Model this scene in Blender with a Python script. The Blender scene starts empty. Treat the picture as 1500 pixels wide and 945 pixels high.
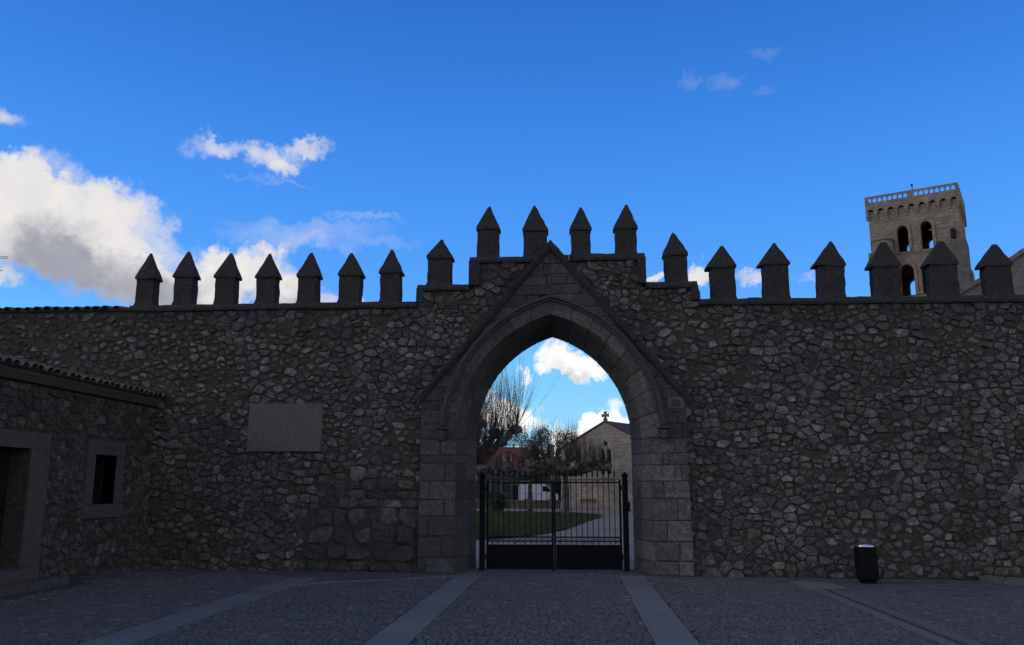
import bpy, bmesh, math, random
import numpy as np
from mathutils import Vector, Matrix, noise as mnoise
from mathutils.geometry import tessellate_polygon

R = math.radians
S = bpy.context.scene
COL = S.collection
random.seed(7)

# ------------------------------------------------------------------ camera
cam_d = bpy.data.cameras.new('camera')
cam = bpy.data.objects.new('camera', cam_d)
COL.objects.link(cam)
cam_d.sensor_width = 36.0
cam_d.lens = 30.0
cam_d.clip_start = 0.1
cam_d.clip_end = 5000
cam.location = (0.421, -18.441, 1.75)
cam.rotation_euler = (R(90 + 11.0), 0, R(4.0))
S.camera = cam

# ------------------------------------------------------------------ exposure
S.view_settings.view_transform = 'Standard'
S.view_settings.look = 'None'
S.view_settings.exposure = 0.0
S.view_settings.gamma = 1.0
S.cycles.max_bounces = 6
S.cycles.diffuse_bounces = 3
S.cycles.use_denoising = True

SUN_EL, SUN_AZ = 24.0, -102.0 


# ------------------------------------------------------------------ node helper
class NT:
    """small helper that writes node expressions"""
    def __init__(self, tree):
        self.t = tree
        self.n = tree.nodes
        self.l = tree.links

    def node(self, typ, **kw):
        nd = self.n.new(typ)
        for k, v in kw.items():
            setattr(nd, k, v)
        return nd

    def put(self, sock, v):
        if isinstance(v, bpy.types.NodeSocket):
            self.l.new(v, sock)
        elif v is not None:
            sock.default_value = v

    def m(self, op, a, b=None, c=None, clamp=False):
        nd = self.node('ShaderNodeMath', operation=op, use_clamp=clamp)
        self.put(nd.inputs[0], a)
        if b is not None: self.put(nd.inputs[1], b)
        if c is not None: self.put(nd.inputs[2], c)
        return nd.outputs[0]

    def v(self, op, a, b=None, out=0):
        nd = self.node('ShaderNodeVectorMath', operation=op)
        self.put(nd.inputs[0], a)
        if b is not None:
            if op == 'SCALE': self.put(nd.inputs[3], b)
            else: self.put(nd.inputs[1], b)
        return nd.outputs[1] if op in ('LENGTH', 'DOT_PRODUCT') else nd.outputs[0]

    def noise(self, vec, scale, detail=4, rough=0.55, color=False, dist=0.0):
        nd = self.node('ShaderNodeTexNoise')
        self.put(nd.inputs['Vector'], vec)
        nd.inputs['Scale'].default_value = scale
        nd.inputs['Detail'].default_value = detail
        nd.inputs['Roughness'].default_value = rough
        nd.inputs['Distortion'].default_value = dist
        return nd.outputs['Color' if color else 'Fac']

    def ss(self, x, lo, hi, a=0.0, b=1.0):
        nd = self.node('ShaderNodeMapRange', interpolation_type='SMOOTHSTEP')
        self.put(nd.inputs['Value'], x)
        self.put(nd.inputs['From Min'], lo)
        self.put(nd.inputs['From Max'], hi)
        self.put(nd.inputs['To Min'], a)
        self.put(nd.inputs['To Max'], b)
        return nd.outputs['Result']

    def mix(self, f, a, b, blend='MIX'):
        nd = self.node('ShaderNodeMix', data_type='RGBA', blend_type=blend)
        self.put(nd.inputs[0], f)
        self.put(nd.inputs[6], (*a, 1) if isinstance(a, tuple) and len(a) == 3 else a)
        self.put(nd.inputs[7], (*b, 1) if isinstance(b, tuple) and len(b) == 3 else b)
        return nd.outputs[2]


# ------------------------------------------------------------------ world: sky and clouds
W = bpy.data.worlds.new('World')
S.world = W
W.use_nodes = True
W.cycles.sampling_method = 'MANUAL'
W.cycles.sample_map_resolution = 512
wt = W.node_tree
for n in list(wt.nodes): wt.nodes.remove(n)
k = NT(wt)
sky = k.node('ShaderNodeTexSky', sky_type='NISHITA')
sky.sun_disc = False
sky.sun_elevation = R(SUN_EL)
sky.sun_rotation = R(SUN_AZ)
sky.altitude = 900
sky.air_density = 1.0
sky.dust_density = 0.0
sky.ozone_density = 3.0
SKY_STRENGTH = 0.10
tc = k.node('ShaderNodeTexCoord')
D = tc.outputs['Generated']
sep = k.node('ShaderNodeSeparateXYZ')
k.put(sep.inputs[0], D)
az = k.m('MULTIPLY', k.m('ARCTAN2', sep.outputs[0], sep.outputs[1]), 57.2958)
el = k.m('MULTIPLY', k.m('ARCSINE', sep.outputs[2]), 57.2958)
cmb = k.node('ShaderNodeCombineXYZ')
k.put(cmb.inputs[0], az); k.put(cmb.inputs[1], el)
P0 = cmb.outputs[0]
w1 = k.v('SCALE', k.v('SUBTRACT', k.noise(D, 7.0, 5, 0.6, True), (0.5, 0.5, 0.5)), 7.0)
w2 = k.v('SCALE', k.v('SUBTRACT', k.noise(D, 34.0, 7, 0.68, True), (0.5, 0.5, 0.5)), 3.2)
P = k.v('ADD', k.v('ADD', P0, w1), w2)
PS = k.v('ADD', k.v('ADD', P0, k.v('SCALE', w1, 0.45)), k.v('SCALE', w2, 1.0))   # calmer warp for the small clouds
#  azimuth, elevation, radius az, radius el, weight
BIG = [(-34.5, 14.9, 5.2, 2.9, 1.1), (-31.0, 13.8, 4.4, 3.2, 1.0), (-37.0, 16.0, 4.5, 2.9, 0.95), (-28.6, 15.9, 3.2, 2.2, 0.7), (-30.8, 16.6, 2.6, 1.9, 0.5),
       (-34.2, 17.6, 3.4, 1.7, 0.55), (-27.4, 12.6, 4.4, 2.3, 0.95), (-23.8, 13.6, 3.6, 1.8, 0.55), (-22.2, 14.4, 2.4, 1.5, 0.5),
       (-21.0, 13.2, 3.2, 2.0, 0.75), (-18.6, 12.1, 2.6, 1.6, 0.62), (-20.0, 15.4, 2.4, 1.1, 0.42), (-24.8, 12.6, 3.4, 1.9, 0.8), (-25.2, 14.4, 2.6, 1.6, 0.5), (-16.2, 11.6, 2.1, 1.1, 0.36)]
MID = [(-24.6, 21.4, 2.6, 1.0, 0.42), (-22.2, 21.3, 2.6, 1.0, 0.42), (-20.0, 21.3, 2.6, 1.2, 0.46), (-18.0, 22.1, 1.9, 0.6, 0.50), (-19.8, 20.6, 1.4, 0.9, 0.40),
       (-37.2, 20.9, 2.6, 0.8, 0.5), (-35.9, 12.2, 1.6, 0.9, 0.8), (-14.6, 12.0, 0.9, 1.1, 0.7),
       (-0.6, 8.5, 2.4, 1.15, 1.25), (0.8, 8.1, 2.3, 0.95, 1.1), (-3.3, 7.5, 0.5, 0.75, 0.7), (-4.3, 5.0, 2.6, 0.95, 1.0), (-6.2, 6.3, 1.5, 0.7, 0.6),
       (1.7, 4.3, 1.9, 1.15, 1.35), (0.0, 3.5, 1.9, 0.9, 1.1), (-1.6, 4.2, 1.6, 1.0, 0.6), (3.0, 4.6, 1.3, 1.1, 0.8), (3.2, 5.9, 1.0, 0.9, 0.5),
       (-2.5, 2.4, 3.5, 0.9, 0.85), (5.5, 13.5, 1.8, 0.6, 0.75), (9.2, 13.4, 1.7, 0.9, 0.85), (12.6, 13.3, 1.5, 0.7, 0.6), (16.2, 13.0, 2.0, 0.5, 0.4)]
THIN = [(8.6, 26.4, 0.9, 0.7, 0.22), (10.9, 26.2, 1.5, 0.8, 0.26), (13.9, 25.1, 1.1, 0.5, 0.16), (13.8, 27.0, 1.0, 0.5, 0.12),
        (-18.0, 16.7, 6.0, 0.7, 0.34), (-15.5, 15.9, 6.0, 0.6, 0.34), (-20.0, 16.0, 4.0, 0.8, 0.3), (-20.5, 19.8, 3.0, 0.3, 0.30), (-14.0, 17.6, 3.2, 0.35, 0.30)]


def blobs(P, lst):
    tot = None
    for a, e, ra, re, w in lst:
        q = k.v('MULTIPLY', k.v('SUBTRACT', P, (a, e, 0)), (1 / ra, 1 / re, 0))
        f = k.m('MULTIPLY', k.m('SUBTRACT', 1.0, k.v('DOT_PRODUCT', q, q), clamp=True), w)
        tot = f if tot is None else k.m('ADD', tot, f)
    return tot


fbm = k.noise(D, 16.0, 9, 0.6, dist=0.2)
fb = k.m('SUBTRACT', fbm, 0.5)
bigd = blobs(P, BIG)
midd = blobs(PS, MID)
# the rest of the sky: unseen broken cloud outside the view, added for neutral light on the wall
axis = Vector((-math.sin(R(4)) * math.cos(R(11)), math.cos(R(4)) * math.cos(R(11)), math.sin(R(11))))
off = k.ss(k.v('DOT_PRODUCT', D, tuple(axis)), 0.62, 0.80, 1.0, 0.0)
lowb = k.ss(sep.outputs[2], 0.12, 0.75, 0.085, -0.02)  # unseen cloud thickened low down to send more neutral light onto the wall
field = k.m('MULTIPLY', k.ss(k.m('ADD', k.noise(D, 2.2, 6, 0.6), lowb), 0.468, 0.63), off)
field = k.m('MULTIPLY', field, k.ss(sep.outputs[2], 0.0, 0.06))
raw = k.m('ADD', k.m('ADD', k.m('MAXIMUM', bigd, midd), field), k.m('MULTIPLY', fb, 1.15))
dens = k.ss(raw, 0.06, 0.92)
has = k.m('MAXIMUM', k.m('MAXIMUM', bigd, midd), field)
dens = k.m('MULTIPLY', dens, k.ss(has, 0.0, 0.42))
thin = k.m('MULTIPLY', blobs(PS, THIN), k.m('ADD', 0.55, k.m('MULTIPLY', fb, 2.2)), clamp=True)
# how much cloud lies above and towards the sun: grey bellies
upb = blobs(k.v('ADD', P, (-3.4, 2.6, 0)), BIG)
ups = blobs(k.v('ADD', PS, (-0.1, 0.85, 0)), MID)
belly = k.m('ADD', k.m('ADD', k.m('MULTIPLY', upb, 0.62), k.m('MULTIPLY', ups, 0.30)), k.m('MULTIPLY', fb, 1.3))
belly = k.ss(belly, 0.12, 1.15)
lumn = k.noise(D, 34.0, 6, 0.6)
ccol = k.mix(belly, k.mix(k.ss(el, 6.0, 12.0), (1.25, 1.22, 1.18), (0.86, 0.83, 0.81)), (0.32, 0.33, 0.39))
ccol = k.mix(k.ss(lumn, 0.35, 0.7, 0.25, 0.0), ccol, (0.55, 0.58, 0.66))
# clear sky colour: the camera's deep, saturated rendering of blue
sc_ = k.node('ShaderNodeSeparateColor')
k.put(sc_.inputs[0], sky.outputs[0])
cc_ = k.node('ShaderNodeCombineColor')
for i_, (g_, gain) in enumerate(((1.9, 4.6), (1.33, 2.5), (1.2, 3.15))):
    vv_ = k.m('POWER', k.m('MULTIPLY', sc_.outputs[i_], SKY_STRENGTH), g_)
    vv_ = k.m('SMOOTH_MIN', k.m('MULTIPLY', vv_, gain), (0.50, 0.80, 1.10)[i_], 0.35)
    k.put(cc_.inputs[i_], k.m('DIVIDE', vv_, SKY_STRENGTH))
rmp = k.node('ShaderNodeValToRGB')
e_ = rmp.color_ramp.elements
stops = [(0.0, (0.40, 0.78, 1.0)), (0.10, (0.20, 0.60, 1.0)), (0.165, (0.10, 0.385, 0.98)), (0.25, (0.066, 0.305, 0.92)), (0.35, (0.040, 0.215, 0.74)), (0.42, (0.031, 0.165, 0.62)), (0.70, (0.024, 0.12, 0.48)), (1.0, (0.022, 0.11, 0.44))]
while len(e_) < len(stops): e_.new(0.5)
for q_, (p_, c_) in zip(e_, stops): q_.position = p_; q_.color = (*c_, 1)
k.put(rmp.inputs[0], k.m('DIVIDE', k.m('MAXIMUM', el, 0.0), 75.0, clamp=True))
grad = k.v('SCALE', rmp.outputs[0], 1 / SKY_STRENGTH)
skyc = k.mix(0.85, cc_.outputs[0], grad)
bg1 = k.node('ShaderNodeBackground')
k.put(bg1.inputs['Color'], skyc)
bg1.inputs['Strength'].default_value = SKY_STRENGTH
bg2 = k.node('ShaderNodeBackground')
k.put(bg2.inputs['Color'], ccol)
bg2.inputs['Strength'].default_value = 1.0
mx = k.node('ShaderNodeMixShader')
k.put(mx.inputs[0], k.m('MAXIMUM', dens, thin, clamp=True))
k.l.new(bg1.outputs[0], mx.inputs[1])
k.l.new(bg2.outputs[0], mx.inputs[2])
wo = k.node('ShaderNodeOutputWorld')
k.l.new(mx.outputs[0], wo.inputs['Surface'])

# ------------------------------------------------------------------ sun (veiled by the cloud bank, low behind the wall)
sd = bpy.data.lights.new('sun', 'SUN')
sd.energy = 0.5
sd.angle = R(12)
sd.color = (1.0, 0.94, 0.86)
sun = bpy.data.objects.new('sun', sd)
COL.objects.link(sun)
sdir = Vector((math.sin(R(SUN_AZ)) * math.cos(R(SUN_EL)), math.cos(R(SUN_AZ)) * math.cos(R(SUN_EL)), math.sin(R(SUN_EL))))
sun.rotation_euler = sdir.to_track_quat('Z', 'Y').to_euler()
sun.location = (-20, 30, 40)


# ------------------------------------------------------------------ materials
def new_mat(name):
    m = bpy.data.materials.new(name)
    m.use_nodes = True
    t = NT(m.node_tree)
    b = m.node_tree.nodes['Principled BSDF']
    return m, t, b


def mat_basic(name, col, rough=0.7, metal=0.0, var=0.25, scale=6.0, bump=0.0, bscale=40.0, spec=0.3, space='world'):
    m, t, b = new_mat(name)
    g = t.node('ShaderNodeNewGeometry').outputs['Position']
    n = t.noise(g, scale, 5, 0.6)
    c = t.mix(t.ss(n, 0.3, 0.7), tuple(x * (1 - var) for x in col), tuple(min(1, x * (1 + var)) for x in col))
    t.put(b.inputs['Base Color'], c)
    b.inputs['Roughness'].default_value = rough
    b.inputs['Metallic'].default_value = metal
    b.inputs['Specular IOR Level'].default_value = spec
    if bump:
        bp = t.node('ShaderNodeBump')
        bp.inputs['Strength'].default_value = bump
        bp.inputs['Distance'].default_value = 0.02
        t.put(bp.inputs['Height'], t.noise(g, bscale, 6, 0.65))
        t.put(b.inputs['Normal'], bp.outputs[0])
    return m


def mat_stone(name, bump=0.8, bscale=22.0, dist=0.03, mott=0.35, lichen=0.3, dark=0.0, tint=True, col=(0.25, 0.24, 0.23)):
    """weathered stone; colour of each single stone comes from its 'tint' attribute"""
    m, t, b = new_mat(name)
    g = t.node('ShaderNodeNewGeometry').outputs['Position']
    if tint:
        at = t.node('ShaderNodeAttribute', attribute_name='tint')
        base = at.outputs['Color']
    else:
        base = (*col, 1)
    n1 = t.noise(g, 9.0, 7, 0.62)
    n2 = t.noise(g, 55.0, 5, 0.65)
    n3 = t.noise(g, 2.1, 5, 0.6)
    c = t.mix(t.ss(n1, 0.38, 0.64, mott, 0.0), base, (0.045, 0.039, 0.034))
    n4 = t.noise(g, 26.0, 6, 0.7, dist=0.4)
    c = t.mix(t.ss(n4, 0.36, 0.50, mott * 1.1, 0.0), c, (0.035, 0.03, 0.026))
    c = t.mix(t.ss(n4, 0.56, 0.72, 0.0, mott * 0.8), c, t.mix(0.5, c, (0.46, 0.44, 0.40)))
    c = t.mix(t.ss(n2, 0.52, 0.72, 0.0, 0.30), c, (0.42, 0.41, 0.39))
    c = t.mix(t.ss(n2, 0.30, 0.44, 0.55, 0.0), c, (0.045, 0.04, 0.036))
    # lichen crusts: pale and ochre spots
    vn = t.noise(g, 17.0, 4, 0.7, dist=0.6)
    c = t.mix(t.m('MULTIPLY', t.ss(vn, 0.60, 0.70), lichen), c, (0.40, 0.39, 0.34))
    on = t.noise(t.v('ADD', g, (31.0, 7.0, 3.0)), 6.0, 5, 0.7)
    c = t.mix(t.m('MULTIPLY', t.ss(on, 0.60, 0.72), lichen * 0.9), c, (0.22, 0.125, 0.05))
    if dark:
        c = t.mix(t.ss(n3, 0.25, 0.65, dark, dark * 0.35), c, (0.035, 0.032, 0.03))
    t.put(b.inputs['Base Color'], c)
    b.inputs['Roughness'].default_value = 0.92
    b.inputs['Specular IOR Level'].default_value = 0.2
    bp = t.node('ShaderNodeBump')
    bp.inputs['Strength'].default_value = bump
    bp.inputs['Distance'].default_value = dist
    h = t.m('ADD', t.noise(g, bscale, 7, 0.68), t.m('MULTIPLY', t.noise(g, bscale * 4, 4, 0.7), 0.35))
    t.put(bp.inputs['Height'], h)
    t.put(b.inputs['Normal'], bp.outputs[0])
    return m


def mat_courses(name, c1, c2, mortar, bw, bh, bump=0.5, var=0.5, stain=0.3):
    """squared masonry too far away to build block by block; object coordinates"""
    m, t, b = new_mat(name)
    o = t.node('ShaderNodeTexCoord').outputs['Object']
    s = t.node('ShaderNodeSeparateXYZ'); t.put(s.inputs[0], o)
    cb = t.node('ShaderNodeCombineXYZ')
    t.put(cb.inputs[0], t.m('ADD', s.outputs[0], s.outputs[1])); t.put(cb.inputs[1], s.outputs[2])
    wv = t.v('ADD', cb.outputs[0], t.v('SCALE', t.v('SUBTRACT', t.noise(o, 3.0, 3, 0.5, True), (0.5, 0.5, 0.5)), bh * 0.25))
    br = t.node('ShaderNodeTexBrick')
    t.put(br.inputs['Vector'], wv)
    br.inputs['Scale'].default_value = 1.0
    br.inputs['Color1'].default_value = (*c1, 1)
    br.inputs['Color2'].default_value = (*c2, 1)
    br.inputs['Mortar'].default_value = (*mortar, 1)
    br.inputs['Mortar Size'].default_value = bh * 0.05
    br.inputs['Mortar Smooth'].default_value = 0.3
    br.inputs['Brick Width'].default_value = bw
    br.inputs['Row Height'].default_value = bh
    br.inputs['Bias'].default_value = -0.1
    n = t.noise(o, 1.3, 6, 0.65)
    c = t.mix(t.ss(n, 0.35, 0.7, stain, 0.0), br.outputs['Color'], (0.06, 0.05, 0.043))
    n2 = t.noise(o, 7.0, 5, 0.65)
    c = t.mix(t.ss(n2, 0.5, 0.75, 0.0, var), c, tuple(x * 1.5 for x in c1))
    t.put(b.inputs['Base Color'], c)
    b.inputs['Roughness'].default_value = 0.9
    b.inputs['Specular IOR Level'].default_value = 0.2
    bp = t.node('ShaderNodeBump')
    bp.inputs['Strength'].default_value = bump
    bp.inputs['Distance'].default_value = 0.05
    t.put(bp.inputs['Height'], t.m('SUBTRACT', t.m('MULTIPLY', t.noise(o, 9.0, 5, 0.6), 0.6), br.outputs['Fac']))
    t.put(b.inputs['Normal'], bp.outputs[0])
    return m


M_RUBBLE = mat_stone('rubble_stone', 1.0, 20.0, 0.05, 0.62, 0.28)
M_MORTAR = mat_stone('earth_mortar', 1.0, 16.0, 0.07, 0.5, 0.10, tint=False, col=(0.112, 0.082, 0.058))
M_ASHLAR = mat_stone('ashlar_stone', 1.0, 18.0, 0.035, 0.55, 0.22)
M_JOINT = mat_stone('joint_mortar', 0.5, 26.0, 0.02, 0.3, 0.1, tint=False, col=(0.085, 0.075, 0.065))
M_LICHEN = mat_stone('lichened_stone', 1.0, 24.0, 0.05, 0.55, 0.42, dark=0.4, tint=False, col=(0.060, 0.052, 0.045))
M_SPAN = mat_stone('dark_ashlar', 0.9, 18.0, 0.03, 0.5, 0.22, dark=0.35, tint=False, col=(0.092, 0.083, 0.075))
M_PLAQUE = mat_stone('plaque_stone', 0.2, 40.0, 0.008, 0.22, 0.25, tint=False, col=(0.122, 0.102, 0.092))
M_DRESSED = mat_stone('dressed_stone', 0.6, 30.0, 0.02, 0.4, 0.08, tint=False, col=(0.095, 0.088, 0.083))
M_SETT = mat_stone('granite_sett', 0.5, 60.0, 0.006, 0.25, 0.0, dark=0.22)
M_SLAB = mat_stone('granite_slab', 0.3, 60.0, 0.006, 0.2, 0.0)
M_BED = mat_basic('sett_bed', (0.05, 0.048, 0.047), 0.95, 0, 0.4, 12, 0.6, 60)
M_APRON = mat_basic('worn_asphalt', (0.092, 0.088, 0.084), 0.9, 0, 0.3, 3.0, 0.6, 120)
M_EARTH = mat_basic('earth', (0.16, 0.14, 0.11), 0.95, 0, 0.3, 0.5, 0.5, 20)
M_GRAVEL = mat_basic('pale_gravel', (0.22, 0.172, 0.122), 0.95, 0, 0.22, 1.2, 0.5, 60)
M_LAWN = mat_basic('lawn_soil', (0.036, 0.040, 0.016), 0.95, 0, 0.4, 1.5, 0.6, 40)
M_GRASS = mat_basic('grass_blade', (0.046, 0.056, 0.020), 0.8, 0, 0.5, 2.0)
M_IRON = mat_basic('black_iron', (0.006, 0.006, 0.007), 0.6, 0.0, 0.3, 8, 0.1, 80, 0.07)
M_BLACK = mat_basic('black_paint', (0.005, 0.005, 0.006), 0.65, 0, 0.3, 10, 0.08, 60, 0.10)
M_STEEL = mat_basic('brushed_steel', (0.62, 0.62, 0.63), 0.32, 1.0, 0.1, 30)
M_TILE = mat_stone('clay_tile', 0.6, 40.0, 0.01, 0.4, 0.35)
M_WOOD = mat_basic('dark_wood', (0.009, 0.0075, 0.0065), 0.7, 0, 0.4, 14, 0.3, 40)
M_GLASS = mat_basic('dark_glass', (0.010, 0.011, 0.013), 0.12, 0, 0.1, 4, 0, 1, 0.5)
M_TOWER = mat_courses('tower_masonry', (0.37, 0.275, 0.19), (0.285, 0.21, 0.15), (0.17, 0.14, 0.105), 0.62, 0.30, 0.4, 0.25, 0.45)
M_CHAPEL = mat_courses('chapel_masonry', (0.40, 0.33, 0.245), (0.27, 0.225, 0.17), (0.20, 0.165, 0.125), 0.52, 0.30, 0.6, 0.35, 0.35)
M_NAVE = mat_courses('nave_masonry', (0.19, 0.165, 0.14), (0.14, 0.122, 0.105), (0.12, 0.11, 0.1), 0.55, 0.3, 0.5, 0.3, 0.4)
M_HOUSE = mat_courses('house_masonry', (0.11, 0.088, 0.068), (0.08, 0.062, 0.05), (0.07, 0.055, 0.045), 0.5, 0.28, 0.5, 0.3, 0.4)
M_ROOFRED = mat_courses('red_tile_roof', (0.26, 0.085, 0.055), (0.19, 0.062, 0.044), (0.06, 0.03, 0.025), 0.22, 0.36, 0.9, 0.25, 0.35)
M_ROOFDARK = mat_courses('dark_tile_roof', (0.13, 0.085, 0.06), (0.10, 0.066, 0.05), (0.04, 0.03, 0.025), 0.22, 0.36, 0.9, 0.25, 0.35)
M_OCHRE = mat_basic('ochre_plaster', (0.36, 0.20, 0.10), 0.9, 0, 0.25, 1.0, 0.2, 20)
M_TRIM = mat_basic('pale_trim', (0.34, 0.30, 0.24), 0.9, 0, 0.2, 2.0, 0.2, 30)
M_BARK = mat_basic('plane_bark', (0.082, 0.070, 0.056), 0.95, 0, 0.6, 2.6, 0.9, 14)
M_TWIG = mat_basic('twig_bark', (0.060, 0.042, 0.030), 0.9, 0, 0.4, 3)
M_DARKLEAF = mat_basic('evergreen_leaf', (0.020, 0.026, 0.014), 0.8, 0, 0.5, 1.0)
M_BUSHLEAF = mat_basic('bush_leaf', (0.035, 0.055, 0.022), 0.75, 0, 0.5, 2.0)
M_WHITE = mat_basic('white_paint', (0.5, 0.5, 0.51), 0.35, 0, 0.06, 2, 0, 1, 0.5)
M_GREYBOX = mat_basic('grey_green_paint', (0.26, 0.28, 0.26), 0.6, 0, 0.12, 3)
M_REDWOOD = mat_basic('red_brown_wood', (0.13, 0.048, 0.03), 0.7, 0, 0.3, 8)
M_RUBBER = mat_basic('rubber', (0.012, 0.012, 0.012), 0.85, 0, 0.2, 8)
M_HILL = mat_basic('wooded_hill', (0.050, 0.055, 0.040), 0.95, 0, 0.4, 0.05)


# ------------------------------------------------------------------ object helpers
def obj(name, verts, faces, mat, parent=None, tint=None, center=True, smooth=False, loc=None):
    v = np.array(verts, dtype=float).reshape(-1, 3)
    c = np.zeros(3)
    if center and len(v):
        c = (v.min(0) + v.max(0)) / 2
        v = v - c
    me = bpy.data.meshes.new(name)
    me.from_pydata(v.tolist(), [], faces)
    if tint is not None:
        a = me.color_attributes.new('tint', 'FLOAT_COLOR', 'POINT')
        tt = np.array(tint, dtype=np.float32)
        if tt.ndim == 1: tt = np.tile(tt, (len(v), 1))
        arr = np.ones((len(v), 4), dtype=np.float32)
        arr[:, :3] = tt[:, :3]
        a.data.foreach_set('color', arr.ravel())
    if smooth:
        me.polygons.foreach_set('use_smooth', [True] * len(me.polygons))
    me.materials.append(mat)
    me.update()
    o = bpy.data.objects.new(name, me)
    COL.objects.link(o)
    o.location = tuple(c) if loc is None else loc
    if parent is not None:
        o.parent = parent
        pl = Vector((0, 0, 0))
        p = parent
        while p is not None and p.get('_unit', True) and p.rotation_euler.z == 0:
            pl += Vector(p.location); p = p.parent
        if not parent_rotated(parent):
            o.location = Vector(o.location) - pl
    return o


def parent_rotated(p):
    while p is not None:
        if abs(p.rotation_euler.z) > 1e-9: return True
        p = p.parent
    return False


def local_child(name, verts, faces, mat, parent, **kw):
    """child given in the local coordinates of its (possibly rotated) parent"""
    o = obj(name, verts, faces, mat, None, **kw)
    o.parent = parent
    return o


def empty(name, loc, rz=0.0):
    o = bpy.data.objects.new(name, None)
    COL.objects.link(o)
    o.empty_display_size = 0.3
    o.location = loc
    o.rotation_euler = (0, 0, rz)
    return o


def tag(o, label=None, cat=None, group=None, kind=None):
    if label: o['label'] = label
    if cat: o['category'] = cat
    if group: o['group'] = group
    if kind: o['kind'] = kind
    return o


class MB:
    """collects shapes into one mesh"""
    def __init__(self):
        self.v = []; self.f = []; self.t = []

    def add(self, verts, faces, tint=None):
        n = len(self.v)
        self.v += [tuple(p) for p in verts]
        self.f += [[i + n for i in fc] for fc in faces]
        if tint is not None: self.t += [tuple(tint)] * len(verts)
        return self

    def box(self, x0, x1, y0, y1, z0, z1, tint=None):
        v = [(x0, y0, z0), (x1, y0, z0), (x1, y1, z0), (x0, y1, z0), (x0, y0, z1), (x1, y0, z1), (x1, y1, z1), (x0, y1, z1)]
        f = [[3, 2, 1, 0], [4, 5, 6, 7], [0, 1, 5, 4], [1, 2, 6, 5], [2, 3, 7, 6], [3, 0, 4, 7]]
        return self.add(v, f, tint)

    def tube(self, pts, rad, n=6, cap=True, jit=0.0, rnd=None):
        pts = [Vector(p) for p in pts]
        if not isinstance(rad, (list, tuple)): rad = [rad] * len(pts)
        base = len(self.v)
        up = Vector((0, 0, 1))
        x = None
        for i, p in enumerate(pts):
            d = (pts[min(i + 1, len(pts) - 1)] - pts[max(i - 1, 0)])
            d = d.normalized() if d.length > 1e-9 else up
            if x is None:
                a = Vector((1, 0, 0)) if abs(d.x) < 0.8 else Vector((0, 1, 0))
                x = (a - d * a.dot(d)).normalized()
            else:
                x = (x - d * x.dot(d))
                x = x.normalized() if x.length > 1e-6 else d.orthogonal().normalized()
            y = d.cross(x)
            for j in range(n):
                a = 2 * math.pi * j / n
                r = rad[i] * (1 + (rnd.uniform(-jit, jit) if rnd else 0))
                self.v.append(tuple(p + (x * math.cos(a) + y * math.sin(a)) * r))
        for i in range(len(pts) - 1):
            for j in range(n):
                a = base + i * n + j; b = base + i * n + (j + 1) % n
                self.f.append([a, b, b + n, a + n])
        if cap:
            self.f.append([base + j for j in range(n)][::-1])
            self.f.append([base + (len(pts) - 1) * n + j for j in range(n)])
        return self

    def lathe(self, c, prof, n=16):
        """profile [(r, z)] turned about the vertical through c"""
        base = len(self.v)
        for r, z in prof:
            for j in range(n):
                a = 2 * math.pi * j / n
                self.v.append((c[0] + r * math.cos(a), c[1] + r * math.sin(a), c[2] + z))
        for i in range(len(prof) - 1):
            for j in range(n):
                a = base + i * n + j; b = base + i * n + (j + 1) % n
                self.f.append([a, b, b + n, a + n])
        self.f.append([base + j for j in range(n)][::-1])
        self.f.append([base + (len(prof) - 1) * n + j for j in range(n)])
        return self

    def blob(self, c, r, rnd, n=1, amp=0.3, sq=(1, 1, 1)):
        bm = bmesh.new()
        bmesh.ops.create_icosphere(bm, subdivisions=n, radius=1.0)
        s = rnd.uniform(0, 100)
        vs = []
        for v in bm.verts:
            q = 1 + amp * mnoise.noise(v.co * 1.7 + Vector((s, s * 0.7, 0))) * 2
            vs.append((c[0] + v.co.x * r * q * sq[0], c[1] + v.co.y * r * q * sq[1], c[2] + v.co.z * r * q * sq[2]))
        fs = [[v.index for v in f.verts] for f in bm.faces]
        bm.free()
        return self.add(vs, fs)

    def build(self, name, mat, parent=None, **kw):
        return obj(name, self.v, self.f, mat, parent, tint=self.t if self.t else None, **kw)

    def local(self, name, mat, parent, **kw):
        return local_child(name, self.v, self.f, mat, parent, tint=self.t if self.t else None, **kw)


def plate(outline, holes, fr, y0, y1, holes_back=None, outline_back=None):
    """polygon with holes, extruded between two planes; fr maps (u, v, depth) to 3-D"""
    hb = holes_back or holes
    ob = outline_back or outline
    loops_f = [outline] + holes
    loops_b = [ob] + hb
    tri = tessellate_polygon([[Vector((p[0], p[1], 0)) for p in lp] for lp in loops_f])
    flat_f = [p for lp in loops_f for p in lp]
    flat_b = [p for lp in loops_b for p in lp]
    n = len(flat_f)
    v = [fr(p[0], p[1], y0) for p in flat_f] + [fr(p[0], p[1], y1) for p in flat_b]
    f = [list(t) for t in tri] + [[t[2] + n, t[1] + n, t[0] + n] for t in tri]
    s = 0
    for lp in loops_f:
        m = len(lp)
        for i in range(m):
            a, b = s + i, s + (i + 1) % m
            f.append([a, b, b + n, a + n])
        s += m
    bm = bmesh.new()
    bv = [bm.verts.new(p) for p in v]
    for fc in f:
        try: bm.faces.new([bv[i] for i in fc])
        except ValueError: pass
    bmesh.ops.recalc_face_normals(bm, faces=bm.faces)
    bm.verts.index_update()
    vv = [tuple(x.co) for x in bm.verts]
    ff = [[x.index for x in fc.verts] for fc in bm.faces]
    bm.free()
    return vv, ff


def XZ(u, v, d): return (u, d, v)      # plane of the big wall: depth along +Y


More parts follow.
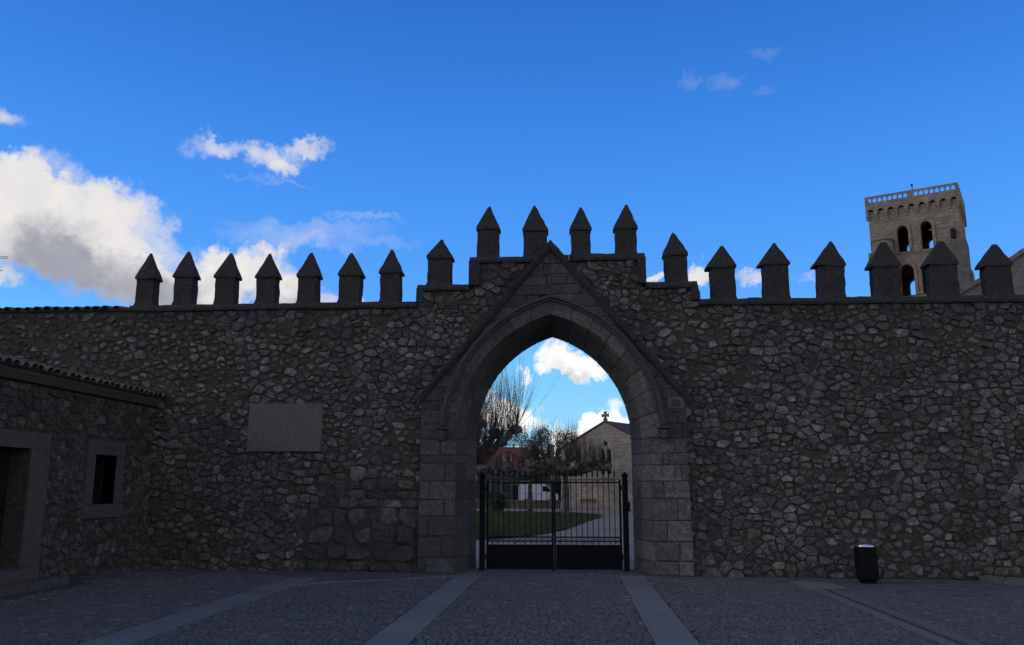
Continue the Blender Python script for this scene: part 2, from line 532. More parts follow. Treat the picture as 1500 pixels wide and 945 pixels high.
def rough_mesh(verts, faces, cuts, amp, scale, seed, smoothcut=False):
    """subdivide a simple solid and roughen it"""
    bm = bmesh.new()
    bv = [bm.verts.new(p) for p in verts]
    for fc in faces:
        bm.faces.new([bv[i] for i in fc])
    bmesh.ops.recalc_face_normals(bm, faces=bm.faces)
    if cuts: bmesh.ops.subdivide_edges(bm, edges=bm.edges[:], cuts=cuts, use_grid_fill=True)
    off = Vector((seed * 3.17, seed * 1.31, seed * 0.77))
    for v in bm.verts:
        d = mnoise.noise_vector(v.co * scale + off) + mnoise.noise_vector(v.co * scale * 2.7 + off) * 0.5
        v.co += d * amp
    bm.verts.index_update()
    vv = [tuple(x.co) for x in bm.verts]
    ff = [[x.index for x in fc.verts] for fc in bm.faces]
    bm.free()
    return vv, ff


def loft_block(front, back, bevel, jit=0.0, rnd=None):
    """squared stone: front loop and back loop with the front arrises worn round"""
    n = len(front)
    F = [Vector(p) for p in front]; B = [Vector(p) for p in back]
    c = sum(F, Vector()) / n
    depth = [(B[i] - F[i]).normalized() for i in range(n)]
    r1 = [F[i] + depth[i] * bevel for i in range(n)]
    r2 = []
    for i in range(n):
        d = (c - F[i]); L = d.length
        q = F[i] + d * min(0.45, bevel * 1.3 / max(L, 1e-6))
        if rnd: q = q + Vector((rnd.uniform(-jit, jit), rnd.uniform(-jit, jit), rnd.uniform(-jit, jit)))
        r2.append(q)
    v = B + r1 + r2
    f = []
    for i in range(n):
        j = (i + 1) % n
        f.append([i, j, n + j, n + i]); f.append([n + i, n + j, 2 * n + j, 2 * n + i])
    f.append([2 * n + i for i in range(n)])
    f.append([i for i in range(n)][::-1])
    bm = bmesh.new()
    bv = [bm.verts.new(p) for p in v]
    for fc in f: bm.faces.new([bv[i] for i in fc])
    bmesh.ops.recalc_face_normals(bm, faces=bm.faces)
    bm.verts.index_update()
    ff = [[x.index for x in fc.verts] for fc in bm.faces]
    bm.free()
    return [tuple(p) for p in v], ff


# ------------------------------------------------------------------ rubble masonry
def clip(poly, px, py, nx, ny):
    """keep the side where (p - P).n <= 0"""
    out = []
    m = len(poly)
    for i in range(m):
        a = poly[i]; b = poly[(i + 1) % m]
        da = (a[0] - px) * nx + (a[1] - py) * ny
        db = (b[0] - px) * nx + (b[1] - py) * ny
        if da <= 0: out.append(a)
        if (da < 0 < db) or (db < 0 < da):
            t = da / (da - db)
            out.append((a[0] + (b[0] - a[0]) * t, a[1] + (b[1] - a[1]) * t))
    return out


def darts(x0, x1, z0, z1, rfun, ok, rnd, tries, asp=1.3):
    """points with a local minimum distance; asp > 1 makes the stones lie flat"""
    cell = 0.12
    grid = {}
    pts = []
    for _ in range(tries):
        x = rnd.uniform(x0, x1); z = rnd.uniform(z0, z1)
        if not ok(x, z): continue
        r = rfun(x, z)
        gx, gz_ = int(x / cell), int(z / cell)
        k_ = int(r * 1.3 / cell) + 1
        bad = False
        for i in range(gx - k_, gx + k_ + 1):
            for j in range(gz_ - k_, gz_ + k_ + 1):
                for (a, b, c) in grid.get((i, j), ()):
                    if (a - x) ** 2 + ((b - z) * asp) ** 2 < (min(r, c) * 0.5 + max(r, c) * 0.5) ** 2:
                        bad = True; break
                if bad: break
            if bad: break
        if bad: continue
        grid.setdefault((gx, gz_), []).append((x, z, r))
        pts.append((x, z, r))
    return pts


def cells(pts, ghosts, asp=1.3):
    allp = [(x, z * asp) for x, z, r in pts] + [(x, z * asp) for x, z in ghosts]
    A = np.array(allp)
    out = []
    for i, (x, z, r) in enumerate(pts):
        zz = z * asp
        d = (A[:, 0] - x) ** 2 + (A[:, 1] - zz) ** 2
        near = np.where(d < (r * 3.2) ** 2)[0]
        near = near[np.argsort(d[near])]
        e = r * 1.1
        poly = [(x - e, zz - e), (x + e, zz - e), (x + e, zz + e), (x - e, zz + e)]
        for j in near[:22]:
            if j == i: continue
            bx, bz = A[j]
            poly = clip(poly, (x + bx) / 2, (zz + bz) / 2, bx - x, bz - zz)
            if len(poly) < 3: break
        if len(poly) >= 3:
            out.append([(p[0], p[1] / asp) for p in poly])
    return out


def area(poly):
    return abs(sum(poly[i][0] * poly[(i + 1) % len(poly)][1] - poly[(i + 1) % len(poly)][0] * poly[i][1] for i in range(len(poly)))) / 2


def shape_stone(poly, gap, rnd, chop=0.5):
    """shrink a cell, drop very short sides, knock off corners, jitter"""
    c = (sum(p[0] for p in poly) / len(poly), sum(p[1] for p in poly) / len(poly))
    q = []
    for p in poly:
        if not q or math.hypot(p[0] - q[-1][0], p[1] - q[-1][1]) > 0.03: q.append(p)
    if len(q) > 3 and math.hypot(q[0][0] - q[-1][0], q[0][1] - q[-1][1]) < 0.03: q.pop()
    if len(q) < 3: return None
    res = []
    n = len(q)
    for i in range(n):
        p = q[i]; a = q[i - 1]; b = q[(i + 1) % n]
        if rnd.random() < chop:
            t = rnd.uniform(0.16, 0.34); s = rnd.uniform(0.16, 0.34)
            res.append((p[0] + (a[0] - p[0]) * t, p[1] + (a[1] - p[1]) * t))
            res.append((p[0] + (b[0] - p[0]) * s, p[1] + (b[1] - p[1]) * s))
        else:
            res.append(p)
    out = []
    for p in res:
        d = math.hypot(p[0] - c[0], p[1] - c[1])
        if d < 1e-4: return None
        f = max(0.3, 1 - gap * rnd.uniform(0.7, 1.3) / d)
        out.append((c[0] + (p[0] - c[0]) * f + rnd.uniform(-1, 1) * 0.011, c[1] + (p[1] - c[1]) * f + rnd.uniform(-1, 1) * 0.011))
    if area(out) < 0.0016: return None
    return out


def stone_solid(poly, fr, h, rnd):
    """one rubble stone standing h proud of the mortar; fr(u, v, out) with out measured towards the viewer"""
    n = len(poly)
    c = (sum(p[0] for p in poly) / n, sum(p[1] for p in poly) / n)
    size = math.sqrt(area(poly))
    tx, tz = rnd.uniform(-0.32, 0.32), rnd.uniform(-0.32, 0.32)
    s1, s2 = rnd.uniform(0.96, 1.0), rnd.uniform(0.70, 0.90)
    v = []
    for u, w in poly: v.append(fr(u, w, -0.03))
    for u, w in poly:
        v.append(fr(c[0] + (u - c[0]) * s1, c[1] + (w - c[1]) * s1, h * rnd.uniform(0.45, 0.75)))
    for u, w in poly:
        uu, ww = c[0] + (u - c[0]) * s2, c[1] + (w - c[1]) * s2
        v.append(fr(uu, ww, h * rnd.uniform(0.7, 1.3) + (uu - c[0]) * tx + (ww - c[1]) * tz))
    v.append(fr(c[0] + rnd.uniform(-.1, .1) * size, c[1] + rnd.uniform(-.1, .1) * size, h * rnd.uniform(1.0, 1.3)))
    f = []
    for i in range(n):
        j = (i + 1) % n
        f.append([i, j, n + j, n + i])
        f.append([n + i, n + j, 2 * n + j, 2 * n + i])
        f.append([2 * n + i, 2 * n + j, 3 * n])
    return v, f


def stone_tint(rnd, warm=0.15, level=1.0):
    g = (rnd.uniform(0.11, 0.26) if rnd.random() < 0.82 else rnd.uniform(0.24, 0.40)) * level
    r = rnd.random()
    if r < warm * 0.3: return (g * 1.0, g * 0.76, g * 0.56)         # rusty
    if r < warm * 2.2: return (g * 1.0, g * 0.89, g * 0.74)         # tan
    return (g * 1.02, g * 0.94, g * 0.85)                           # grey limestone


def lay(stones, parent, part, loose, mat, flip=False):
    """stones: list of (area, verts, faces, tint). The 300 largest become parts, the rest one 'stuff' part"""
    stones.sort(key=lambda s: -s[0])
    for a, v, f, t in stones[:300]:
        obj(part, v, [x[::-1] for x in f] if flip else f, mat, parent, tint=t)
    rest = stones[300:]
    if rest:
        mb = MB()
        for a, v, f, t in rest: mb.add(v, [x[::-1] for x in f] if flip else f, t)
        o = mb.build(loose, mat, parent)
        o['kind'] = 'stuff'


# ------------------------------------------------------------------ ground
def sst(x, a, b):
    t = min(1, max(0, (x - a) / (b - a)))
    return t * t * (3 - 2 * t)


def gz(x, y):
    """height of the paved square: slight cross fall, rising towards the house on the left"""
    xx = max(-10, min(11, x))
    return -0.0068 * xx + 0.16 * sst(-x, 7.2, 8.9) * sst(-y, 0.2, 3.4)


def sheet(name, xs, ys, zf, mat, kind='structure', parent=None):
    v = [(x, y, zf(x, y)) for y in ys for x in xs]
    nx = len(xs)
    f = [[j * nx + i, j * nx + i + 1, (j + 1) * nx + i + 1, (j + 1) * nx + i] for j in range(len(ys) - 1) for i in range(nx - 1)]
    o = obj(name, v, f, mat, parent, center=False)
    if kind: o['kind'] = kind
    return o


# far ground
gv = []; gf = []
rings = [0, 30, 80, 160, 320, 700, 1500]
NA = 48
gv.append((0, 20, -0.16))
for r in rings[1:]:
    for j in range(NA):
        a = 2 * math.pi * j / NA
        gv.append((r * math.cos(a), 20 + r * math.sin(a), -0.16))
for j in range(NA): gf.append([0, 1 + j, 1 + (j + 1) % NA])
for i in range(len(rings) - 2):
    for j in range(NA):
        a = 1 + i * NA + j; b = 1 + i * NA + (j + 1) % NA
        gf.append([a, a + NA, b + NA, b])
tag(obj('ground', gv, gf, M_EARTH, center=False), kind='structure')

square = sheet('paved_square', np.linspace(-16, 18, 69).tolist(), np.linspace(-32, 0.5, 66).tolist(), lambda x, y: gz(x, y) - 0.022, M_BED)

# granite slab strips running up to the wall (real slabs with open joints)
STRIPS = [(-1.98, -1.475, -14, -0.25), (1.345, 1.865, -14, -0.12), (-5.14, -4.58, -14, -1.3)]
CHANNEL = (4.70, 5.17)


def in_strip(x, y):
    for a, b, c, d in STRIPS:
        if a - 0.02 < x < b + 0.02 and y < d: return True
    return CHANNEL[0] - 0.02 < x < CHANNEL[1] + 0.02 or (4.6 < x < 5.4 and y > -1.9)


rs = random.Random(3)


def slab(x0, x1, y0, y1, parent, name='slab', lift=0.0, t=None):
    g = 0.004
    x0 += g; x1 -= g; y0 += g; y1 -= g
    z = lambda x, y: gz(x, y) + lift + rs.uniform(-0.002, 0.002)
    front = [(x0, y0, z(x0, y0)), (x1, y0, z(x1, y0)), (x1, y1, z(x1, y1)), (x0, y1, z(x0, y1))]
    back = [(p[0], p[1], p[2] - 0.04) for p in front]
    v, f = loft_block(front, back, 0.006)
    q = rs.uniform(0.130, 0.170)
    return obj(name, v, f, M_SLAB, parent, tint=t or (q * 1.03, q * 0.98, q * 0.93))


strip_names = ['paved strip']
for si, (a, b, c, d) in enumerate(STRIPS):
    root = tag(empty('granite_strip', ((a + b) / 2, d, gz((a + b) / 2, d))), kind='structure')
    y = d
    while y > c:
        L = rs.uniform(0.55, 1.05)
        slab(a, b, y - L, y, root)
        y -= L
root = tag(empty('drain_channel', (4.93, -1, gz(4.93, -1))), kind='structure')
y = -0.75
slab(4.62, 5.38, -1.86, -0.75, root)
y = -1.9
while y > -14:
    L = rs.uniform(0.5, 0.9)
    slab(4.70, 4.89, y - L, y, root, t=(0.135, 0.129, 0.123))
    slab(5.0, 5.17, y - L, y, root, lift=0.004, t=(0.112, 0.107, 0.102))
    y -= L
mb = MB(); mb.box(4.885, 5.005, -14, -1.9, gz(4.94, 0) - 0.055, gz(4.94, 0) - 0.032)
mb.build('gutter', M_BED, root)

# aprons of worn asphalt along the foot of the wall and in front of the right-hand end
def apron(name, pts, lift):
    v = [(x, y, gz(x, y) + lift) for x, y in pts]
    n = len(pts) // 2
    f = [[i, i + 1, 2 * n - 2 - i, 2 * n - 1 - i] for i in range(n - 1)]
    return tag(obj(name, v, f, M_APRON, center=False), kind='structure')


xs = [-8.9, -8, -7, -6, -5, -4, -3, -2.4, -2]
apron('pavement', [(x, 0.1) for x in xs] + [(x, y) for x, y in zip(xs[::-1], [-0.6, -0.95, -1.35, -1.6, -1.3, -0.7, -0.6, -0.55, -0.5])], -0.006)
xs = [1.9, 2.8, 4, 5.3, 6.5, 8, 10, 14]
apron('pavement', [(x, 0.1) for x in xs] + [(x, y) for x, y in zip(xs[::-1], [-2.4, -2.5, -2.7, -2.6, -2.0, -0.62, -0.5, -0.42])], -0.006)
AP_R = [(1.9, -0.42), (2.8, -0.5), (4, -0.62), (5.3, -2.0), (6.5, -2.6), (8, -2.7), (10, -2.5), (14, -2.4)]
AP_L = [(-8.9, -0.5), (-8, -0.55), (-7, -0.6), (-6, -0.7), (-5, -1.3), (-4, -1.6), (-3, -1.35), (-2.4, -0.95), (-2, -0.6)]


def interp(tab, x):
    for (a, ya), (b, yb) in zip(tab, tab[1:]):
        if a <= x <= b: return ya + (yb - ya) * (x - a) / (b - a)
    return None


def setts_ok(x, y):
    if in_strip(x, y): return False
    q = interp(AP_L, x) if x < 0 else interp(AP_R, x)
    lim = q if q is not None else 0.35
    if y > lim - 0.02: return False
    if x < -8.0 and y < -1.6 and x < -8.0 - 0.0: return x > -8.2 and y > -3.4
    return True


# border of small pale stones where the setts meet the worn apron on the left
root = tag(empty('border_strip', (-3.5, -1.7, gz(-3.5, -1.7))), kind='structure')
bp_ = [(-4.55, -2.75), (-4.3, -2.35), (-4.0, -2.05), (-3.4, -1.72), (-2.8, -1.35), (-2.35, -1.02), (-2.02, -0.72)]
for i in range(46):
    t = i / 45 * (len(bp_) - 1); j = min(int(t), len(bp_) - 2); q = t - j
    x = bp_[j][0] + (bp_[j + 1][0] - bp_[j][0]) * q; y = bp_[j][1] + (bp_[j + 1][1] - bp_[j][1]) * q
    g = rs.uniform(0.16, 0.28); w = rs.uniform(0.028, 0.042)
    front = [(x + math.cos(a) * w * rs.uniform(.8, 1.2), y + math.sin(a) * w * rs.uniform(.8, 1.2), gz(x, y) + 0.012) for a in [R(60 * e) for e in range(6)]]
    v, f = loft_block(front, [(p[0], p[1], p[2] - 0.04) for p in front], 0.008)
    obj('pebble', v, f, M_SETT, root, tint=(g, g * 0.97, g * 0.93))

# setts
rt_ = random.Random(11)
sett_data = []
y = 0.30
while y > -11.4:
    dy = rt_.uniform(0.074, 0.094)
    x = -9.0 + rt_.uniform(0, 0.1)
    while x < 11.2:
        dx = rt_.uniform(0.085, 0.135)
        cx, cy = x + dx / 2, y - dy / 2
        if setts_ok(cx, cy): sett_data.append((cx, cy, dx, dy))
        x += dx
    y -= dy


def sett_geo(cx, cy, dx, dy, z):
    g = 0.0075 * rt_.uniform(0.6, 1.5)
    a, b = dx / 2 - g, dy / 2 - g
    h = rt_.uniform(-0.006, 0.006)
    t1, t2 = rt_.uniform(-0.004, 0.004), rt_.uniform(-0.004, 0.004)
    e = 0.010
    rr = lambda: rt_.uniform(-0.005, 0.005)
    lo = [(-a, -b), (a, -b), (a, b), (-a, b)]
    v = [(cx + p[0], cy + p[1], z - 0.03) for p in lo]
    v += [(cx + p[0] + rr(), cy + p[1] + rr(), z + h - 0.009) for p in lo]
    hi = [(-a + e, -b + e), (a - e, -b + e), (a - e, b - e), (-a + e, b - e)]
    v += [(cx + p[0] + rr(), cy + p[1] + rr(), z + h + t1 * (1 if p[0] > 0 else -1) + t2 * (1 if p[1] > 0 else -1)) for p in hi]
    return v


SF = [[0, 1, 5, 4], [1, 2, 6, 5], [2, 3, 7, 6], [3, 0, 4, 7], [4, 5, 9, 8], [5, 6, 10, 9], [6, 7, 11, 10], [7, 4, 8, 11], [8, 9, 10, 11]]
camx, camy = cam.location.x, cam.location.y


def in_view(x, y):
    dx, dy = x - camx, y - camy
    a = math.degrees(math.atan2(dx, dy))
    return -34.0 < a < 26.0 and dy > 9.9


near = sorted([i for i, s in enumerate(sett_data) if in_view(s[0], s[1])], key=lambda i: (sett_data[i][0] - camx) ** 2 + (sett_data[i][1] - camy) ** 2)[:300]
near = set(near)


def sett_tint():
    g = rt_.uniform(0.082, 0.125)
    if rt_.random() < 0.04: g *= 1.6
    return (g * 1.0, g * 0.99, g * 1.0)


vv = []; ff = []; tt = []
for i, (cx, cy, dx, dy) in enumerate(sett_data):
    v = sett_geo(cx, cy, dx, dy, gz(cx, cy))
    t = sett_tint()
    if i in near:
        obj('sett', v, SF, M_SETT, square, tint=t)
    else:
        n = len(vv)
        vv += v; ff += [[q + n for q in fc] for fc in SF]; tt += [t] * 12
o = obj('sett_paving', vv, ff, M_SETT, square, tint=tt, center=False)
o['kind'] = 'stuff'

# ------------------------------------------------------------------ the crenellated wall
wall = tag(empty('crenellated_wall', (0, 0.5, 0)), 'long dark rubble stone wall with pointed merlons and a stepped centre above the gate', 'wall')


def arch_half(w, rise, zs, n, sgn=1):
    """points of one side of a pointed arch from the springing to the apex"""
    Rr = (rise * rise + w * w) / (2 * w)
    cx = w - Rr
    ph = math.atan2(rise, -cx)
    return [(sgn * (cx + Rr * math.cos(ph * i / n)), zs + Rr * math.sin(ph * i / n)) for i in range(n + 1)]


def arch_loop(w, apex, zs, z0, n=14):
    a = arch_half(w, apex - zs, zs, n, 1)
    b = arch_half(w, apex - zs, zs, n, -1)
    return [(-w, z0), (w, z0)] + a + b[::-1][1:]


TOP = [(-14, 5.74), (-3.17, 5.74), (-2.91, 5.74), (-2.91, 6.12), (-1.74, 6.12), (-1.74, 6.74), (2.0, 6.76), (2.0, 6.10), (3.12, 6.10), (3.12, 5.70), (14, 5.66)]
outline = [(-14, -0.2), (14, -0.2)] + TOP[::-1]
v, f = plate(outline, [arch_loop(2.32, 5.75, 2.84, -0.19)], XZ, 0.0, 1.0)
obj('mortar_core', v, f, M_MORTAR, wall)


def top_z(x):
    if x < -2.91: return 5.74
    if x < -1.74: return 6.12
    if x < 2.0: return 6.75
    if x < 3.12: return 6.10
    return 5.70 - (x - 3.12) * 0.004


rw = random.Random(21)


def gable_z(x): return 7.2 - abs(x) * 1.165


def hidden_by_gate(x, z):
    """well inside the outline of the gateway"""
    ax = abs(x)
    return ax < 2.78 and z < gable_z(ax) - 0.14


DRESS = (-5.35, -2.9, 0.0, 2.05)       # larger squared blocks left of the gate


TRY = [0]


def r_wall(x, z):
    """a few big stones first, then middling ones, then the small stuff that fills in"""
    TRY[0] += 1
    n = 0.03 * mnoise.noise(Vector((x * 0.9, z * 1.1, 4.2)))
    if TRY[0] < 330: return rw.uniform(0.27, 0.37)
    if TRY[0] < 2600: return rw.uniform(0.18, 0.27) + n
    return max(0.075, rw.uniform(0.08, 0.19) + n)


def wall_ok(x, z):
    if hidden_by_gate(x, z): return False
    if z > top_z(x) - 0.10: return False
    if DRESS[0] < x < DRESS[1] and z < DRESS[3] - 0.5 * mnoise.noise(Vector((x * 1.3, 0, 9))) - (0.0 if x > -4.2 else (-4.2 - x) * 0.55): return False
    return True


pts = darts(-13.6, 12.6, 0.02, 6.8, r_wall, wall_ok, rw, 42000, 1.42)
wfr = lambda u, v, o: (u, -o, v)
stones = []
# dressed courses
ghosts = []
z = 0.0
while z < 2.5:
    hgt = rw.uniform(0.24, 0.40) if z < 1.2 else rw.uniform(0.18, 0.27)
    x = DRESS[0] + rw.uniform(-0.1, 0.2)
    while x < DRESS[1]:
        L = rw.uniform(0.30, 0.62) if z < 1.2 else rw.uniform(0.22, 0.48)
        if not wall_ok(x + L / 2, z + hgt / 2) and not hidden_by_gate(x + L / 2, z + hgt / 2) and x + L / 2 < DRESS[1] + 0.15:
            j = lambda: rw.uniform(-0.035, 0.035)
            poly = [(x + j(), z + j()), (x + L + j(), z + j()), (x + L + j(), z + hgt + j()), (x + j(), z + hgt + j())]
            q = shape_stone(poly, 0.016, rw, 0.6)
            if q:
                v, f = stone_solid(q, wfr, rw.uniform(0.02, 0.055), rw)
                stones.append((area(q), v, f, stone_tint(rw, 0.22, 0.70)))
            for gx in np.arange(x, x + L, 0.12):
                for gzz in np.arange(z + 0.05, z + hgt, 0.12): ghosts.append((gx, gzz))
        x += L
    z += hgt
for poly in cells(pts, ghosts, 1.42):
    cx = sum(p[0] for p in poly) / len(poly); cz = sum(p[1] for p in poly) / len(poly)
    poly = clip(poly, 0, top_z(cx) - 0.03, 0, 1)
    poly = clip(poly, 0, -0.06, 0, -1)
    if len(poly) < 3: continue
    loose = mnoise.noise(Vector((cx * 0.55, cz * 0.8, 1.5)))
    gap = 0.009 + 0.022 * max(0, loose + 0.15) + (0.020 if cx < -7.5 and cz > 3.4 else 0) + (0.010 if rw.random() < 0.2 else 0)
    q = shape_stone(poly, gap, rw, 0.32)
    if not q: continue
    if loose > 0.12 and rw.random() < 0.14 and area(q) < 0.02: continue
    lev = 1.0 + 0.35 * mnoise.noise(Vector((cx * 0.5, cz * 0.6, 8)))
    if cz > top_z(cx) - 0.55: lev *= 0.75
    wm = 0.14 + (0.2 if mnoise.noise(Vector((cx * 0.7, cz * 0.9, 20))) > 0.25 else 0)
    h = rw.uniform(0.010, 0.05)
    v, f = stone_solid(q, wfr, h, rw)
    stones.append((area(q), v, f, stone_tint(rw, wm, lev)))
# shares of the picture: things at the far ends lie outside the frame and go to the joined part
vis = [s for s in stones if -11.9 < s[1][0][0] < 10.4]
oth = [(0.0, *s[1:]) for s in stones if not (-11.9 < s[1][0][0] < 10.4)]
print('wall stones', len(stones))
lay(vis + oth, wall, 'stone', 'small_stones', M_RUBBLE)

# coping: lengths of lichened stone with a sloping top
rc = random.Random(5)


def coping(x0, x1, z0, z1, seed, slope=0.0):
    n = max(1, round((x1 - x0) / 0.85))
    cut = [x0] + [x0 + (x1 - x0) * (i + rc.uniform(-0.12, 0.12)) / n for i in range(1, n)] + [x1]
    for i in range(n):
        dz = rc.uniform(-0.010, 0.008)
        if i == 0: z0 -= 0.03
        coping_stone(cut[i] + 0.003, cut[i + 1] - 0.003, z0 + slope * (cut[i] - x0), z1 + slope * (cut[i] - x0) + dz, seed + i * 0.37, slope)


def coping_stone(x0, x1, z0, z1, seed, slope=0.0):
    """horizontal length of coping between x0 and x1; chamfered profile"""
    prof = [(-0.075, z0), (-0.085, z0 + 0.055), (-0.03, z1), (1.03, z1), (1.08, z0 + 0.055), (1.07, z0)]
    n = max(2, int((x1 - x0) / 0.16))
    v = []; f = []
    m = len(prof)
    for i in range(n + 1):
        x = x0 + (x1 - x0) * i / n
        for (y, z) in prof:
            j = mnoise.noise_vector(Vector((x * 5, y * 3, z * 4 + seed))) * 0.020
            v.append((x + (j.x if 0 < i < n else 0), y + j.y, z + j.z + slope * (x - x0)))
    for i in range(n):
        for j in range(m):
            a = i * m + j; b = i * m + (j + 1) % m
            f.append([a, a + m, b + m, b])
    f.append(list(range(m))); f.append(list(range(n * m, n * m + m))[::-1])
    return obj('coping', v, f, M_LICHEN, wall)


for i, (a, b) in enumerate([(-9.62, -8.0), (-8.0, -6.2), (-6.2, -4.6), (-4.6, -2.99)]):
    coping(a, b, 5.735, 5.85, i)
coping(-2.99, -1.82, 6.115, 6.222, 11)
coping(-1.82, -0.3, 6.735, 6.845, 12)
coping(-0.3, 2.08, 6.745, 6.868, 13)
coping(2.08, 3.2, 6.095, 6.21, 14)
for i, (a, b) in enumerate([(3.2, 5.2), (5.2, 7.3), (7.3, 9.2), (9.2, 11.5), (11.5, 14)]):
    coping(a, b, 5.695 - (a - 3.2) * 0.004, 5.815 - (a - 3.2) * 0.004, 20 + i, -0.004)
# upright returns of the coping at each step
for (x0, x1, z0, z1, s) in [(-2.992, -2.86, 5.852, 6.113, 1), (-1.822, -1.60, 6.224, 6.733, 2), (1.93, 2.082, 6.212, 6.743, 3), (3.06, 3.202, 5.818, 6.093, 4)]:
    mb = MB(); mb.box(x0 - 0.012, x1 + 0.012, -0.09, 1.085, z0 - 0.03, z1 + 0.02)
    v, f = rough_mesh(mb.v, mb.f, 4, 0.010, 4.0, s)
    obj('coping_return', v, f, M_LICHEN, wall)

#            x left, x right, base z, cap z, apex x, apex z
MERLONS = [(-9.56, -8.955, 5.84, 6.50, -9.23, 7.078), (-8.655, -8.055, 5.84, 6.525, -8.334, 7.121), (-7.685, -7.085, 5.84, 6.50, -7.334, 7.057),
           (-6.72, -6.145, 5.84, 6.485, -6.396, 7.002), (-5.755, -5.20, 5.84, 6.485, -5.447, 7.02), (-4.81, -4.235, 5.84, 6.50, -4.524, 6.997),
           (-3.86, -3.335, 5.84, 6.53, -3.583, 7.059), (-2.786, -2.2, 6.213, 6.855, -2.468, 7.266), (-1.668, -1.155, 6.837, 7.52, -1.402, 8.033),
           (-0.612, -0.085, 6.838, 7.455, -0.373, 8.024), (0.455, 0.890, 6.86, 7.455, 0.704, 7.946), (1.425, 1.915, 6.86, 7.465, 1.713, 7.991),
           (2.485, 3.015, 6.20, 6.835, 2.736, 7.327), (3.46, 4.045, 5.81, 6.535, 3.783, 7.007), (4.585, 5.20, 5.80, 6.575, 4.908, 7.031),
           (5.735, 6.385, 5.80, 6.53, 6.098, 7.053), (6.88, 7.56, 5.795, 6.49, 7.235, 7.005), (8.05, 8.77, 5.79, 6.51, 8.447, 7.005),
           (9.195, 9.89, 5.785, 6.46, 9.57, 6.905), (10.4, 11.1, 5.775, 6.46, 10.75, 6.95), (11.6, 12.3, 5.77, 6.46, 11.95, 6.95)]
for i, (x0, x1, zb, zc, ax, az_) in enumerate(MERLONS[:20]):
    y0, y1 = 0.05, 0.38
    cx_ = cam.location.x                      # outlines were measured on the wall face: bring them back to the true edges
    kb, km = 1 + y1 / 18.44, 1 + (y0 + y1) / 2 / 18.44
    if x1 < cx_: x1 = cx_ + (x1 - cx_) * kb
    if x0 > cx_: x0 = cx_ + (x0 - cx_) * kb
    ax = cx_ + (ax - cx_) * km
    az_ = 1.75 + (az_ - 1.75) * km + 0.012
    w = x1 - x0
    fl = 0.045 if i < 8 else 0.02
    vb = [(x0 - fl, y0 - 0.03, zb - 0.04), (x1 + fl * 0.3, y0 - 0.03, zb - 0.04), (x1 + fl * 0.3, y1 + 0.02, zb - 0.04), (x0 - fl, y1 + 0.02, zb - 0.04),
          (x0, y0, zb + 0.12), (x1, y0, zb + 0.12), (x1, y1, zb + 0.12), (x0, y1, zb + 0.12),
          (x0 + 0.004, y0, zc), (x1 - 0.004, y0, zc), (x1 - 0.004, y1, zc), (x0 + 0.004, y1, zc)]
    fb_ = [[3, 2, 1, 0], [8, 9, 10, 11]]
    for r_ in (0, 4):
        for j in range(4):
            q = (j + 1) % 4
            fb_.append([r_ + j, r_ + q, r_ + 4 + q, r_ + 4 + j])
    v, f = rough_mesh(vb, fb_, 5, 0.018, 4.6, i + 1)
    sh = obj('merlon', v, f, M_LICHEN, wall)
    e = 0.025
    el_, er_ = (0.085, 0.035) if i >= 13 else (0.03, 0.045) if i < 7 else (0.03, 0.03)
    xm, ym = ax, (y0 + y1) / 2
    rd = 0.05 if i in (16, 17, 18) else 0.022
    vb = [(x0 - el_, y0 - e, zc + 0.003), (x1 + er_, y0 - e, zc + 0.003), (x1 + er_, y1 + e, zc + 0.003), (x0 - el_, y1 + e, zc + 0.003),
          (x0 - el_, y0 - e, zc + 0.05), (x1 + er_, y0 - e, zc + 0.05), (x1 + er_, y1 + e, zc + 0.05), (x0 - el_, y1 + e, zc + 0.05),
          (xm - rd, ym - 0.02, az_), (xm + rd, ym - 0.02, az_), (xm + rd, ym + 0.02, az_), (xm - rd, ym + 0.02, az_)]
    v, f = rough_mesh(vb, fb_, 5, 0.017, 5.0, i + 50)
    c = obj('merlon_cap', v, f, M_LICHEN, wall)
    # the cap is a piece of its merlon
    c.parent = sh
    c.location = Vector(c.location) - Vector(sh.location)
    sh.rotation_euler = (R(rc.uniform(-0.8, 0.8)), R(rc.uniform(-1.1, 1.1)), 0)
    sh.location.z -= 0.01

# canal tiles on the left end of the wall
rtile = random.Random(9)


def tile_mesh(name, r0, r1, L, th=0.014, n=5):
    """half-round clay tile, axis along -Y, wide end at the front"""
    v = []; f = []
    for (yy, rr) in ((0, r0), (L, r1)):
        for o_ in (0, th):
            for j in range(n + 1):
                a = math.pi * j / n
                v.append((math.cos(a) * (rr - o_), yy, math.sin(a) * (rr - o_) * 0.85))
    m = n + 1
    for j in range(n):
        f.append([j, j + 1, 2 * m + j + 1, 2 * m + j]); f.append([m + j + 1, m + j, 3 * m + j, 3 * m + j + 1])
        f.append([j + 1, j, m + j, m + j + 1]); f.append([2 * m + j, 2 * m + j + 1, 3 * m + j + 1, 3 * m + j])
    f.append([0, 2 * m, 3 * m, m]); f.append([n, m + n, 3 * m + n, 2 * m + n])
    me = bpy.data.meshes.new(name)
    me.from_pydata(v, [], f)
    g = rtile.uniform(0.075, 0.13)
    a = me.color_attributes.new('tint', 'FLOAT_COLOR', 'POINT')
    c = (g * 1.25, g * 0.95, g * 0.8, 1) if rtile.random() < 0.6 else (g * 1.6, g * 0.8, g * 0.55, 1)
    a.data.foreach_set('color', np.tile(np.array(c, dtype=np.float32), len(v)))
    me.materials.append(M_TILE)
    return me


TILES = [tile_mesh('roof_tile', 0.105, 0.085, 0.46) for _ in range(8)]


